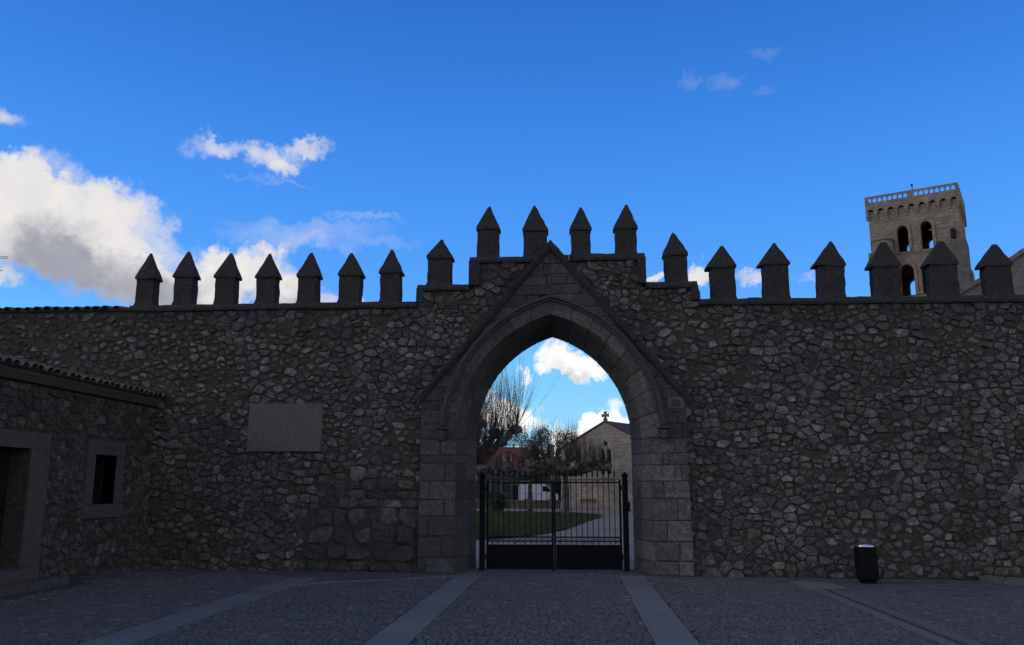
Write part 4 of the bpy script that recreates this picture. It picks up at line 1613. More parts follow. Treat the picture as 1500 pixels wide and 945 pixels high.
roof = obj('roof', v, f, M_MORTAR, house)
rw_loc = Vector(house.location) + Vector(roof.location)
y = -0.14
cnt = 0
yi = 0
while y > -7.4:
    for r_ in range(9):
        x = HX + 0.30 - r_ * 0.36
        o = put_tile(roof, (x + rtile.uniform(-.025, .025), y + rtile.uniform(-.012, .012), zr(x) + 0.035 + rtile.uniform(-.006, .012)),
                     (0, 0, 0), rw_loc)
        # tile axis up the slope (towards -X)
        o.rotation_euler = (Matrix.Rotation(R(90 + rtile.uniform(-4, 4)), 4, 'Z') @ Matrix.Rotation(SL - R(3), 4, 'X')).to_euler()
    y -= 0.225

# thin slab of stone on the paving by the steps
x0, y0 = -8.35, -2.3
fr_ = [(-8.55, -3.0, 0.19), (-7.95, -2.95, 0.135), (-7.6, -2.0, 0.085), (-8.5, -2.1, 0.155)]
v, f = loft_block(fr_, [(p[0], p[1], p[2] - 0.07) for p in fr_], 0.008)
o = obj('stone_slab', v, f, M_DRESSED)
tag(o, 'thin flat stone slab lying on the paving between the house steps and the window', 'slab')

# aerial on the house roof; only the tips of its rods reach into the picture
ant = tag(empty('television_aerial', (-11.45, -2.42, 4.35)), 'thin metal television aerial at the far left, above the tiled roof', 'aerial')
mb = MB(); mb.tube([(-11.45, -2.42, 4.2), (-11.45, -2.42, 6.6)], 0.02, 6)
mb.build('mast', M_IRON, ant)
for zz, L, lp in ((6.365, 0.44, True), (6.10, 0.38, False)):
    mb = MB()
    if lp:
        mb.tube([(-11.45, -2.42, zz + 0.012), (-11.45 + L, -2.40, zz + 0.016), (-11.45 + L + 0.02, -2.40, zz), (-11.45 + L, -2.40, zz - 0.018), (-11.45, -2.42, zz - 0.02)], 0.006, 5)
    else:
        mb.tube([(-11.45, -2.42, zz), (-11.45 + L, -2.40, zz - 0.01)], 0.007, 5)
    mb.tube([(-11.9, -2.43, zz), (-11.45, -2.42, zz)], 0.006, 5)
    mb.build('rod', M_IRON, ant)

# ------------------------------------------------------------------ courtyard beyond the gate
sheet('courtyard_path', np.linspace(-60, 60, 13).tolist(), np.linspace(0.55, 130, 30).tolist(), lambda x, y: 0.0, M_GRAVEL)
lawn_out = [(-40, 11.2), (-6, 11.3), (-3.6, 11.6), (-2.5, 12.1), (-1.6, 13.3), (-0.85, 15.2), (0.05, 19), (0.75, 25), (1.35, 30), (2.0, 34.5), (2.25, 37), (2.1, 39.5), (1.3, 42.5), (-0.5, 45), (-4, 46.5), (-12, 47), (-40, 47)]
lv = [(x, y, 0.035) for x, y in lawn_out]
tag(obj('lawn', lv, [list(range(len(lv)))], M_LAWN, center=False), kind='structure')
rg = random.Random(4)
gvv = []; gff = []


def in_poly(x, y, poly):
    c = False
    for i in range(len(poly)):
        (x1, y1), (x2, y2) = poly[i], poly[i - 1]
        if (y1 > y) != (y2 > y) and x < (x2 - x1) * (y - y1) / (y2 - y1) + x1: c = not c
    return c


while len(gff) < 42000:
    y = 11.2 + (rg.random() ** 1.7) * 35.5; x = rg.uniform(-6.5 - (y - 11) * 0.06, 2.3)
    if not in_poly(x, y, lawn_out): continue
    a = rg.uniform(0, 6.28); L = rg.uniform(0.04, 0.11); w = 0.012 + 0.0005 * y
    n = len(gvv)
    gvv += [(x - math.cos(a) * w, y - math.sin(a) * w, 0.03), (x + math.cos(a) * w, y + math.sin(a) * w, 0.03), (x + rg.uniform(-.05, .05), y + rg.uniform(-.05, .05), 0.035 + L)]
    gff.append([n, n + 1, n + 2])
tag(obj('grass', gvv, gff, M_GRASS, center=False), 'short mown grass of the lawn seen through the gate', 'grass', kind='stuff')


# ------------------------------------------------------------------ pollarded plane trees
def bez(p0, p1, p2, n):
    p0, p1, p2 = Vector(p0), Vector(p1), Vector(p2)
    return [p0 * (1 - t) ** 2 + p1 * 2 * t * (1 - t) + p2 * t * t for t in [i / n for i in range(n + 1)]]


def plane_tree(base, h_fork, r0, limbs, seed, label, twig_len, twigs, twig_r=0.010, lean=(0, 0), up=0.75):
    """limbs: list of (end point, sag) in world coordinates; knobs and straight whips grow at their ends"""
    rp = random.Random(seed)
    root = tag(empty('plane_tree', base), label, 'tree', 'pollarded plane trees beyond the gate')
    b = Vector(base)
    fork = b + Vector((lean[0], lean[1], h_fork))
    mb = MB()
    ps = bez(b - Vector((0, 0, 0.1)), b + Vector((lean[0] * 0.2, lean[1] * 0.2, h_fork * 0.5)), fork, 9)
    rr = [r0 * (1.35 - 0.5 * i / 9 + (0.35 if i == 0 else 0)) * rp.uniform(0.92, 1.08) for i in range(10)]
    mb.tube(ps, rr, 10, True, 0.08, rp)
    mb.blob(fork, r0 * 1.25, rp, 2, 0.25)
    mb.build('trunk', M_BARK, root)
    knobs = []
    for (end, rad) in limbs:
        end = Vector(end)
        mid = (fork + end) / 2 + Vector((rp.uniform(-.15, .15), rp.uniform(-.15, .15), rp.uniform(-0.25, 0.1))) * (end - fork).length * 0.5
        ps = bez(fork, mid, end, 12)
        ps = [p + Vector((rp.uniform(-1, 1), rp.uniform(-1, 1), rp.uniform(-1, 1))) * rad * 0.35 for p in ps]
        ps[0] = fork; ps[-1] = end
        rr = [rad * (1.25 - 0.45 * i / 12) * rp.uniform(0.8, 1.3) for i in range(13)]
        mb = MB()
        mb.tube(ps, rr, 8, True, 0.12, rp)
        kr = rad * rp.uniform(1.5, 2.0)
        mb.blob(end, kr, rp, 2, 0.35)
        knobs.append((end, kr))
        for q in range(rp.randint(2, 4)):
            i = rp.randint(4, 11)
            p = ps[i] + Vector((rp.uniform(-1, 1), rp.uniform(-1, 1), rp.uniform(0.2, 1))) * rad
            mb.blob(p, rad * rp.uniform(0.7, 1.2), rp, 1, 0.35)
            knobs.append((p, rad * 0.9))
        mb.build('limb', M_BARK, root)
    mb = MB()
    for (p, kr) in knobs:
        for _ in range(int(twigs * min(1.0, kr / 0.2))):
            a = rp.uniform(0, 6.28); ti = min(0.75, abs(rp.gauss(0, 0.38)))
            d = Vector((math.sin(ti) * math.cos(a), math.sin(ti) * math.sin(a), math.cos(ti)))
            if d.z < 0.15: continue
            L = twig_len * rp.uniform(0.5, 1.1)
            s = p + d * kr * 0.7
            bend = Vector((0, 0, 1)) * (up * L * 0.28)
            e1 = s + d * L * 0.45 + Vector((rp.uniform(-.05, .05), rp.uniform(-.05, .05), 0)) * L
            e2 = s + d * L + bend * 0.6
            pts_ = [s, e1, e2]
            mb.tube(pts_, [twig_r * rp.uniform(0.9, 1.5), twig_r * 0.75, twig_r * 0.3], 3, False)
            if rp.random() < 0.5:
                q0 = e1 + (e2 - e1) * rp.uniform(0.0, 0.3)
                dd = (d + Vector((rp.uniform(-.4, .4), rp.uniform(-.4, .4), 0.2))).normalized()
                mb.tube([q0, q0 + dd * L * rp.uniform(0.2, 0.38)], [twig_r * 0.6, twig_r * 0.25], 3, False)
    tw = mb.build('twigs', M_TWIG, root)
    return root


plane_tree((-4.25, 18.0, 0), 2.2, 0.26, [((-2.55, 18.1, 3.72), 0.15), ((-1.93, 17.9, 4.22), 0.12), ((-3.48, 17.4, 4.45), 0.17), ((-2.95, 18.8, 4.12), 0.13), ((-5.4, 18.5, 4.2), 0.16), ((-4.4, 19.4, 4.5), 0.15), ((-3.3, 16.9, 2.55), 0.13)],
           1, 'near pollarded plane tree half hidden by the left jamb, long bare whips against the sky', 2.6, 46, 0.0085)
plane_tree((-0.05, 39.4, 0), 2.75, 0.2, [((-2.3, 39.2, 3.35), 0.19), ((2.3, 39.3, 3.25), 0.2), ((1.3, 38.4, 3.55), 0.17), ((-1.1, 38.2, 3.5), 0.18), ((0.3, 40.6, 3.7), 0.13), ((-1.5, 40.4, 3.5), 0.13), ((1.9, 40.3, 3.5), 0.12), ((2.75, 39.0, 3.15), 0.18)],
           2, 'pollarded plane tree with gnarled spreading crown on the lawn edge before the chapel', 1.5, 24, 0.010)
plane_tree((-2.75, 46.0, 0), 2.6, 0.17, [((-5.2, 46, 3.0), 0.13), ((-4.3, 45.2, 3.3), 0.13), ((-1.0, 45.6, 3.2), 0.13), ((-2.2, 44.8, 3.4), 0.12), ((-3.4, 47.2, 3.5), 0.12), ((-0.4, 46.4, 3.1), 0.13)],
           3, 'slim pollarded plane tree whose trunk stands in front of the white van', 1.4, 20, 0.011)
plane_tree((-1.3, 56.0, 0), 3.4, 0.2, [((-3.6, 56, 4.5), 0.15), ((-2.2, 55, 4.8), 0.14), ((0.4, 55.6, 4.6), 0.14), ((1.0, 56.4, 4.5), 0.13), ((-0.8, 57.2, 4.9), 0.14), ((-3.0, 57, 4.7), 0.13)],
           5, 'tallest pollarded plane tree, farther back, its upright whips rising left of the chapel gable', 2.8, 24, 0.012)
plane_tree((-6.6, 37.0, 0), 2.6, 0.2, [((-8.2, 37, 3.4), 0.15), ((-7.3, 36, 3.6), 0.14), ((-5.0, 36.6, 3.1), 0.14), ((-4.2, 37.4, 3.0), 0.13), ((-6.2, 38.2, 3.6), 0.14)],
           6, 'pollarded plane tree left of the lawn, its pale crooked limbs reaching out behind the jamb', 1.5, 22, 0.010)

# ------------------------------------------------------------------ evergreen trees and shrub
def leafy(name, base, h, rad, seed, label, cat, group, mat, n, leaf, trunk=0.3, flat=1.0):
    rl = random.Random(seed)
    root = tag(empty(name, base), label, cat, group)
    b = Vector(base)
    mb = MB()
    mb.tube([b - Vector((0, 0, 0.1)), b + Vector((0.05, 0, h * 0.35)), b + Vector((0, 0.05, h * 0.75))], [trunk, trunk * 0.7, trunk * 0.25], 7)
    for i in range(6):
        a = R(60 * i) + rl.uniform(-.3, .3)
        s = b + Vector((0, 0, h * rl.uniform(0.25, 0.55)))
        mb.tube([s, s + Vector((math.cos(a) * rad * 0.6, math.sin(a) * rad * 0.6, h * 0.18))], [trunk * 0.4, trunk * 0.12], 5)
    mb.build('trunk', M_BARK, root)
    clumps = []
    for i in range(26):
        t = rl.uniform(0.18, 1.0)
        a = rl.uniform(0, 6.28); rr = rad * math.sqrt(max(0.05, 1 - (t - 0.45) ** 2 / 0.34)) * rl.uniform(0.35, 0.95)
        clumps.append((b + Vector((math.cos(a) * rr, math.sin(a) * rr, h * t * 0.93)), rad * rl.uniform(0.2, 0.36)))
    mb = MB()
    for i in range(n):
        c, r_ = rl.choice(clumps)
        d = Vector((rl.gauss(0, 1), rl.gauss(0, 1), rl.gauss(0, 1)))
        if d.length < 1e-3: continue
        p = c + d.normalized() * r_ * rl.uniform(0.5, 1.15)
        if p.z < b.z + 0.02: continue
        u = Vector((rl.gauss(0, 1), rl.gauss(0, 1), rl.gauss(0, 1))).normalized() * leaf * rl.uniform(0.6, 1.4)
        w = u.cross(Vector((rl.gauss(0, 1), rl.gauss(0, 1), rl.gauss(0, 1)))).normalized() * leaf * 0.45
        mb.add([p - u, p + w, p + u, p - w], [[0, 1, 2, 3]])
    mb.build('crown', mat, root)
    return root


leafy('evergreen_tree', (-17.5, 122, 0), 12.2, 5.5, 1, 'dark evergreen tree farthest left behind the roofs', 'tree', 'evergreens behind the houses', M_DARKLEAF, 9500, 0.13)
leafy('evergreen_tree', (-9.5, 126, 0), 12.0, 6.0, 2, 'broad dark evergreen tree behind the dormered roof', 'tree', 'evergreens behind the houses', M_DARKLEAF, 9500, 0.13)
leafy('evergreen_tree', (-2.6, 118, 0), 11.4, 5.0, 3, 'dark evergreen tree left of the chapel gable', 'tree', 'evergreens behind the houses', M_DARKLEAF, 9500, 0.13)
leafy('shrub', (-5.35, 45.2, 0.03), 1.45, 1.1, 5, 'dark rounded shrub at the far left corner of the lawn', 'shrub', None, M_BUSHLEAF, 2600, 0.07, 0.06)

# ------------------------------------------------------------------ low wall, van, bench, box, bollard
lw = tag(empty('low_wall', (-4.5, 58.5, 0)), 'low rough stone wall crossing in front of the white van', 'low wall')
mb = MB(); mb.box(-10, -0.7, 58.2, 58.7, -0.1, 0.62)
v, f = rough_mesh(mb.v, mb.f, 12, 0.03, 2.2, 4)
obj('wall_body', v, f, M_HOUSE, lw)
mb = MB(); mb.box(-10.05, -0.65, 58.14, 58.76, 0.64, 0.74)
v, f = rough_mesh(mb.v, mb.f, 12, 0.02, 2.2, 5)
obj('coping', v, f, M_NAVE, lw)

VY = 80.0
van = tag(empty('van', (-3.5, VY + 0.9, 0)), 'white panel van parked beyond the low wall, nose to the right', 'van')
x0, x1 = -5.72, -1.25
prof = [(x0, 0.42), (x0, 2.05), (x0 + 0.08, 2.2), (x0 + 2.95, 2.24), (x0 + 3.3, 2.1), (x0 + 3.85, 1.32), (x0 + 4.4, 1.12), (x0 + 4.47, 0.9), (x0 + 4.47, 0.42)]
v, f = plate(prof, [], XZ, VY, VY + 1.8)
obj('body', v, f, M_WHITE, van)
v, f = plate([(x0 + 2.72, 1.42), (x0 + 3.72, 1.36), (x0 + 3.28, 1.98), (x0 + 2.72, 2.0)], [], XZ, VY - 0.012, VY + 0.02)
obj('side_window', v, f, M_GLASS, van)
v, f = plate([(x0 + 1.35, 0.46), (x0 + 1.38, 0.46), (x0 + 1.38, 2.16), (x0 + 1.35, 2.16)], [], XZ, VY - 0.008, VY + 0.02)
obj('door_seam', v, f, M_RUBBER, van)
v, f = plate([(x0 + 0.1, 1.15), (x0 + 2.6, 1.15), (x0 + 2.6, 1.2), (x0 + 0.1, 1.2)], [], XZ, VY - 0.02, VY + 0.02)
obj('side_rail', v, f, M_GREYBOX, van)
a = Vector((x0 + 3.33, 0, 2.05)); b = Vector((x0 + 3.83, 0, 1.36)); nn = Vector((0.81, 0, 0.58)) * 0.015
vv = [tuple(p) for p in (Vector((a.x, VY + 0.12, a.z)) + nn, Vector((b.x, VY + 0.08, b.z)) + nn, Vector((b.x, VY + 1.72, b.z)) + nn, Vector((a.x, VY + 1.68, a.z)) + nn)]
vv += [tuple(Vector(p) - nn * 2) for p in vv]
obj('windscreen', vv, [[0, 1, 2, 3], [7, 6, 5, 4], [0, 4, 5, 1], [1, 5, 6, 2], [2, 6, 7, 3], [3, 7, 4, 0]], M_GLASS, van)
for xw in (x0 + 0.85, x0 + 3.62):
    for yw in (VY + 0.1, VY + 1.7):
        mb = MB()
        mb.tube([(xw, yw - 0.11, 0.32), (xw, yw - 0.09, 0.32), (xw, yw + 0.09, 0.32), (xw, yw + 0.11, 0.32)], [0.28, 0.32, 0.32, 0.28], 18)
        w_ = mb.build('wheel', M_RUBBER, van)
        mb = MB(); mb.tube([(xw, yw - 0.118, 0.32), (xw, yw + 0.118, 0.32)], 0.18, 14)
        r_ = mb.build('rim', M_STEEL, van); r_.parent = w_; r_.location = Vector(r_.location) - Vector(w_.location)
mb = MB(); mb.box(x0 + 4.3, x0 + 4.52, VY + 0.02, VY + 1.78, 0.40, 0.62); mb.build('bumper', M_RUBBER, van)
mb = MB(); mb.box(x0 + 3.55, x0 + 3.75, VY - 0.2, VY - 0.02, 1.35, 1.55); mb.build('mirror', M_RUBBER, van)

bench = tag(empty('bench', (1.75, 57.3, 0)), 'red-brown wooden bench against the foot of the chapel wall', 'bench')
bxs = (1.05, 2.45)
for i in range(3):
    mb = MB(); mb.box(bxs[0], bxs[1], 57.0 + i * 0.14, 57.12 + i * 0.14, 0.42, 0.455); mb.build('seat_slat', M_REDWOOD, bench)
for i in range(2):
    mb = MB(); mb.box(bxs[0], bxs[1], 57.44, 57.47, 0.56 + i * 0.16, 0.69 + i * 0.16); mb.build('back_slat', M_REDWOOD, bench)
for x in (bxs[0] + 0.12, bxs[1] - 0.17):
    mb = MB(); mb.box(x, x + 0.05, 56.98, 57.03, 0, 0.418); mb.box(x, x + 0.05, 57.475, 57.52, 0, 0.86); mb.box(x, x + 0.05, 57.032, 57.473, 0.37, 0.416)
    mb.build('leg', M_IRON, bench)

ub = tag(empty('utility_box', (0.42, 57.0, 0)), 'pale grey utility cabinet standing left of the bench', 'cabinet')
mb = MB(); mb.box(0.22, 0.62, 56.8, 57.1, 0.08, 0.95); mb.build('body', M_GREYBOX, ub)
mb = MB(); mb.box(0.26, 0.58, 56.785, 56.802, 0.13, 0.90)
d_ = mb.build('door', M_GREYBOX, ub)
mb = MB(); mb.box(0.52, 0.55, 56.77, 56.786, 0.48, 0.58); h_ = mb.build('handle', M_IRON, ub); h_.parent = d_; h_.location = Vector(h_.location) - Vector(d_.location)
mb = MB(); mb.box(0.18, 0.66, 56.75, 57.13, 0.952, 0.99); mb.build('lid', M_GREYBOX, ub)
mb = MB(); mb.box(0.24, 0.60, 56.83, 57.08, -0.05, 0.078); mb.build('plinth', M_NAVE, ub)

bo = tag(empty('bollard', (4.75, 50.0, 0)), 'short dark bollard beside the right gate post, in front of the chapel corner', 'bollard')
mb = MB(); mb.lathe((4.75, 50.0, 0), [(0.16, -0.05), (0.16, 0.06), (0.115, 0.09), (0.11, 0.55), (0.135, 0.57), (0.135, 0.61)], 14); mb.build('shaft', M_BLACK, bo)
mb = MB(); mb.lathe((4.75, 50.0, 0), [(0.125, 0.612), (0.12, 0.68), (0.07, 0.73), (0.02, 0.74)], 14); mb.build('cap', M_BLACK, bo)

# ------------------------------------------------------------------ chapel
CA = R(-30)
chap = tag(empty('chapel', (3.35, 58.0, 0), CA), 'small stone chapel with a gable cross and twin lancet window, seen through the arch', 'chapel')


def CF(u, v, d): return (u, d, v)


CW = 4.6
apex, ev = 7.50, 7.50 - CW * 0.50


def lancet(c, w, z0, zt, n=6):
    h = arch_half(w, w * 1.9, zt - w * 1.9, n, 1)
    return [(c - w, z0), (c + w, z0)] + [(c + x, z) for x, z in h] + [(c - x, z) for x, z in h[::-1][1:]]


CWX = 0.02
L1 = lancet(CWX - 0.32, 0.20, 2.95, 5.2); L2 = lancet(CWX + 0.32, 0.20, 2.95, 5.2)
OC = [(CWX + 0.20 * math.cos(R(30 * i)), 5.62 + 0.22 * math.sin(R(30 * i))) for i in range(12)]
v, f = plate([(-CW, -0.1), (CW, -0.1), (CW, ev), (0, apex), (-CW, ev)], [L1, L2, OC], CF, 0, 0.7)
local_child('gable_wall', v, f, M_CHAPEL, chap)
mb = MB()
mb.box(-CW, -CW + 0.6, 0.702, 14, -0.1, ev); mb.box(CW - 0.6, CW, 0.702, 14, -0.1, ev); mb.box(-CW + 0.6, CW - 0.6, 13.4, 14, -0.1, ev)
mb.local('side_wall', M_CHAPEL, chap)
# window surround, mullion and glass
out_ = lancet(CWX, 0.78, 2.75, 6.25, 8); inn_ = lancet(CWX, 0.62, 2.93, 5.98, 8)
v, f = plate(out_, [inn_], CF, -0.07, 0.05)
wn = local_child('window', v, f, M_TRIM, chap)
v, f = plate(inn_, [L1, L2, OC], CF, 0.06 - 0.09, 0.03)
o = local_child('tracery', v, f, M_TRIM, chap); o.parent = wn; o.location = Vector(o.location) - Vector(wn.location)
v, f = plate(inn_, [], CF, 0.35, 0.37)
o = local_child('glazing', v, f, M_GLASS, chap); o.parent = wn; o.location = Vector(o.location) - Vector(wn.location)
# roof and raking coping
for s in (-1, 1):
    e0 = Vector((s * (CW + 0.25), 0, ev - 0.25 * 0.5 + 0.03)); e1 = Vector((0, 0, apex + 0.03))
    vv = []
    for yy in (0.25, 14.2):
        for p in (e0, e1):
            vv += [(p.x, yy, p.z), (p.x, yy, p.z + 0.14)]
    f = [[0, 2, 3, 1], [4, 5, 7, 6], [0, 4, 6, 2], [1, 3, 7, 5], [0, 1, 5, 4], [2, 6, 7, 3]]
    local_child('roof', vv, f, M_ROOFDARK, chap)
    vv = []
    for yy in (-0.08, 0.245):
        for p in (e0, e1):
            vv += [(p.x, yy, p.z + 0.03), (p.x, yy, p.z + 0.16)]
    local_child('gable_coping', vv, f, M_ROOFDARK, chap)
mb = MB()
mb.box(-0.17, 0.17, -0.06, 0.24, apex + 0.17, apex + 0.28); mb.local('cross_base', M_NAVE, chap)
# cross with flared arms
arms = []
c_ = (0.0, apex + 0.62)
pl_ = []
for q in range(4):
    a = R(90 * q)
    for (t, r_) in ((-0.5, 0.10), (-0.30, 0.30), (0.30, 0.30), (0.5, 0.10)):
        if r_ > 0.2: px, pz = 0.34, t * 0.58
        else: px, pz = 0.09, t * 0.16
        pl_.append((c_[0] + px * math.cos(a) - pz * math.sin(a), c_[1] + px * math.sin(a) + pz * math.cos(a)))
v, f = plate(pl_, [], CF, 0.03, 0.15)
local_child('cross', v, f, M_NAVE, chap)

# ------------------------------------------------------------------ houses at the back of the courtyard
def back_house(name, loc, w, d, hw, rise, label, wallm, windows, doors=(), dormers=(), chimneys=(), hip=0.0):
    root = tag(empty(name, loc), label, 'house', 'houses behind the courtyard')
    hol = [[(a, b), (c, b), (c, e), (a, e)] for a, c, b, e in windows] + [[(a, -0.05), (c, -0.05), (c, e), (a, e)] for a, c, e in doors]
    v, f = plate([(-w / 2, -0.1), (w / 2, -0.1), (w / 2, hw), (-w / 2, hw)], hol, CF, 0, 0.4)
    local_child('wall', v, f, wallm, root)
    mb = MB(); mb.box(-w / 2, -w / 2 + 0.4, 0.402, d, -0.1, hw); mb.box(w / 2 - 0.4, w / 2, 0.402, d, -0.1, hw); mb.box(-w / 2 + 0.4, w / 2 - 0.4, d - 0.4, d, -0.1, hw)
    mb.local('rear_wall', wallm, root)
    for a, c, b, e in windows:
        v, f = plate([(a - .08, b - .08), (c + .08, b - .08), (c + .08, e + .08), (a - .08, e + .08)], [[(a, b), (c, b), (c, e), (a, e)]], CF, -0.04, 0.1)
        wn = local_child('window', v, f, M_TRIM, root)
        v, f = plate([(a - .02, b - .02), (c + .02, b - .02), (c + .02, e + .02), (a - .02, e + .02)], [], CF, 0.2, 0.23)
        o = local_child('pane', v, f, M_GLASS, root); o.parent = wn; o.location = Vector(o.location) - Vector(wn.location)
    for a, c, e in doors:
        v, f = plate([(a - .02, -.04), (c + .02, -.04), (c + .02, e + .02), (a - .02, e + .02)], [], CF, 0.22, 0.27)
        local_child('door', v, f, M_WOOD, root)
    o_ = 0.35
    vv = [(-w / 2 - o_, -o_, hw), (w / 2 + o_, -o_, hw), (w / 2 + o_, d + o_, hw), (-w / 2 - o_, d + o_, hw), (-w / 2 - o_ + hip, d / 2, hw + rise), (w / 2 + o_ - hip, d / 2, hw + rise)]
    ro = local_child('roof', vv, [[0, 1, 5, 4], [1, 2, 5], [2, 3, 4, 5], [3, 0, 4], [3, 2, 1, 0]], M_ROOFRED, root)
    sl = rise / (d / 2 + o_)
    for (x, dist, dw, dh) in dormers:
        z0 = hw + (dist + o_) * sl
        ho = [(x - dw * 0.33, z0 + 0.15), (x + dw * 0.33, z0 + 0.15), (x + dw * 0.33, z0 + dh * 0.72), (x, z0 + dh * 0.95), (x - dw * 0.33, z0 + dh * 0.72)]
        v, f = plate([(x - dw / 2, z0 - 0.3), (x + dw / 2, z0 - 0.3), (x + dw / 2, z0 + dh), (x, z0 + dh * 1.45), (x - dw / 2, z0 + dh)], [ho], CF, dist, dist + 0.2)
        dm = local_child('dormer', v, f, M_TRIM, root)
        v, f = plate(ho, [], CF, dist + 0.1, dist + 0.12)
        o = local_child('pane', v, f, M_GLASS, root); o.parent = dm; o.location = Vector(o.location) - Vector(dm.location)
        L = (dh * 1.45) / sl
        vv = [(x - dw / 2 - .12, dist - .1, z0 + dh - 0.05), (x, dist - .1, z0 + dh * 1.5), (x + dw / 2 + .12, dist - .1, z0 + dh - 0.05),
              (x - dw / 2 - .12, dist + L, z0 + dh - 0.05), (x, dist + L, z0 + dh * 1.5), (x + dw / 2 + .12, dist + L, z0 + dh - 0.05)]
        o = local_child('dormer_roof', vv, [[0, 1, 4, 3], [1, 2, 5, 4], [0, 2, 1], [3, 4, 5], [0, 3, 5, 2]], M_ROOFRED, root); o.parent = dm; o.location = Vector(o.location) - Vector(dm.location)
    for (x, yy, zt) in chimneys:
        mb = MB(); mb.box(x - 0.3, x + 0.3, yy - 0.3, yy + 0.3, hw, zt)
        ch = mb.local('chimney', M_TRIM, root)
        mb = MB(); mb.box(x - 0.38, x + 0.38, yy - 0.38, yy + 0.38, zt + 0.003, zt + 0.15)
        o = mb.local('chimney_cap', M_NAVE, root); o.parent = ch; o.location = Vector(o.location) - Vector(ch.location)
    return root


back_house('house', (-8.2, 93, 0), 7.5, 9, 3.9, 3.3, 'stone house with a red tiled roof and an arched dormer, behind the lawn', M_HOUSE,
           [(-2.9, -2.0, 1.2, 2.6), (-0.5, 0.4, 1.2, 2.6), (2.0, 2.9, 1.2, 2.6)], [(0.9, 1.8, 2.1)], [(0.1, 1.7, 1.2, 0.95)], [(2.9, 4.2, 8.0)])
back_house('house', (-1.6, 95, 0), 5.2, 8, 3.6, 2.4, 'lower house with dark wall and chimney behind the white van', M_HOUSE,
           [(-1.9, -1.2, 1.2, 2.4)], [(-0.4, 0.5, 2.6)], [(-1.5, 1.4, 1.0, 0.8)], [(-0.9, 3.0, 7.4)])
back_house('house', (-17.0, 88, 0), 9.0, 9, 4.6, 3.2, 'red roofed house at the far left edge of the view through the arch', M_HOUSE,
           [(-3, -2, 1.2, 2.6), (1.0, 2.0, 1.2, 2.6)], [(-0.6, 0.5, 2.2)], [], [(-2, 4.2, 8.6)])
back_house('house', (0.6, 90.2, 0), 3.2, 4, 2.9, 1.0, 'small ochre plastered outbuilding between the van and the chapel', M_OCHRE,
           [(-0.9, -0.2, 1.3, 2.2)], [(0.3, 1.1, 2.1)], [], [])

# ------------------------------------------------------------------ church tower
def polar(azd, dist): return (cam.location.x + dist * math.sin(R(azd)), cam.location.y + dist * math.cos(R(azd)))


tx, ty = polar(22.1, 80.0)
TA = R(-28)
tower = tag(empty('church_tower', (tx, ty, 0), TA), 'square brown stone bell tower with a pierced parapet and paired arched openings', 'tower')
TW, TD = 3.60, 6.6


def round_arch(c, w, z0, zt, n=8):
    return [(c - w, z0), (c + w, z0)] + [(c + w * math.cos(math.pi * i / n), zt - w + w * math.sin(math.pi * i / n)) for i in range(n + 1)]


OPN = [round_arch(-0.92, 0.44, 22.14, 24.5), round_arch(0.98, 0.44, 22.14, 24.6), round_arch(-0.85, 0.55, 18.2, 20.95), round_arch(0.85, 0.55, 18.2, 20.95)]
for (d0, d1) in ((0, 0.8), (TD - 0.8, TD)):
    v, f = plate([(-TW, -0.1), (TW, -0.1), (TW, 26.2), (-TW, 26.2)], OPN, CF, d0, d1)
    local_child('tower_wall', v, f, M_TOWER, tower)


def TS(u, v, d): return (d, u, v)


for s in (-1, 1):
    d0, d1 = sorted((s * TW, s * (TW - 0.8)))
    v, f = plate([(0.803, -0.1), (TD - 0.803, -0.1), (TD - 0.803, 26.2), (0.803, 26.2)], [round_arch(TD / 2, 0.45, 22.2, 24.5)], TS, d0, d1)
    local_child('tower_wall', v, f, M_TOWER, tower)
for z0_, z1_ in ((21.3, 21.7), (26.0, 26.3)):
    mb = MB(); mb.box(-TW + .81, TW - .81, 0.81, TD - .81, z0_, z1_)
    mb.local('floor', M_TOWER, tower)
# arch mouldings
for c, zt, w in ((-0.92, 24.5, 0.44), (0.98, 24.6, 0.44), (-0.85, 20.95, 0.55), (0.85, 20.95, 0.55)):
    zb_ = 22.14 if zt > 22 else 18.2
    v, f = plate(round_arch(c, w + 0.26, zb_, zt + 0.26, 10), [round_arch(c, w + 0.02, zb_ + 0.001, zt + 0.02, 10)], CF, -0.09, 0.05)
    local_child('arch_moulding', v, f, M_TOWER, tower)
mb = MB(); mb.box(-TW - 0.06, TW + 0.06, -0.07, -0.003, 21.95, 22.1); mb.local('string_course', M_TOWER, tower)
mb = MB(); mb.box(TW - 2.4, TW + 0.03, -0.05, -0.003, 23.72, 23.82); mb.local('string_course', M_TOWER, tower)
# machicolation: scalloped band on corbels, parapet pierced with pointed openings
NA_ = 9
HWD = TW + 0.17


def scallop(half, n):
    step = 2 * half / n
    pts_ = [(-half, 26.95), (-half, 25.95)]
    for i in range(n):
        c = -half + step * (i + 0.5)
        pts_ += [(c + (step * 0.36) * -math.cos(math.pi * q / 6), 25.95 + 0.42 * math.sin(math.pi * q / 6)) for q in range(7)]
    pts_ += [(half, 25.95), (half, 26.95)]
    return pts_


def parapet(half, n):
    step = 2 * (half - 0.18) / n
    hs = []
    for i in range(n):
        if i == n // 2: continue
        c = -half + 0.18 + step * (i + 0.5)
        w = step * 0.37
        hs.append([(c - w, 27.0), (c + w, 27.0), (c + w, 27.30), (c, 27.46), (c - w, 27.30)])
    return [(-half, 26.953), (half, 26.953), (half, 27.58), (-half, 27.58)], hs


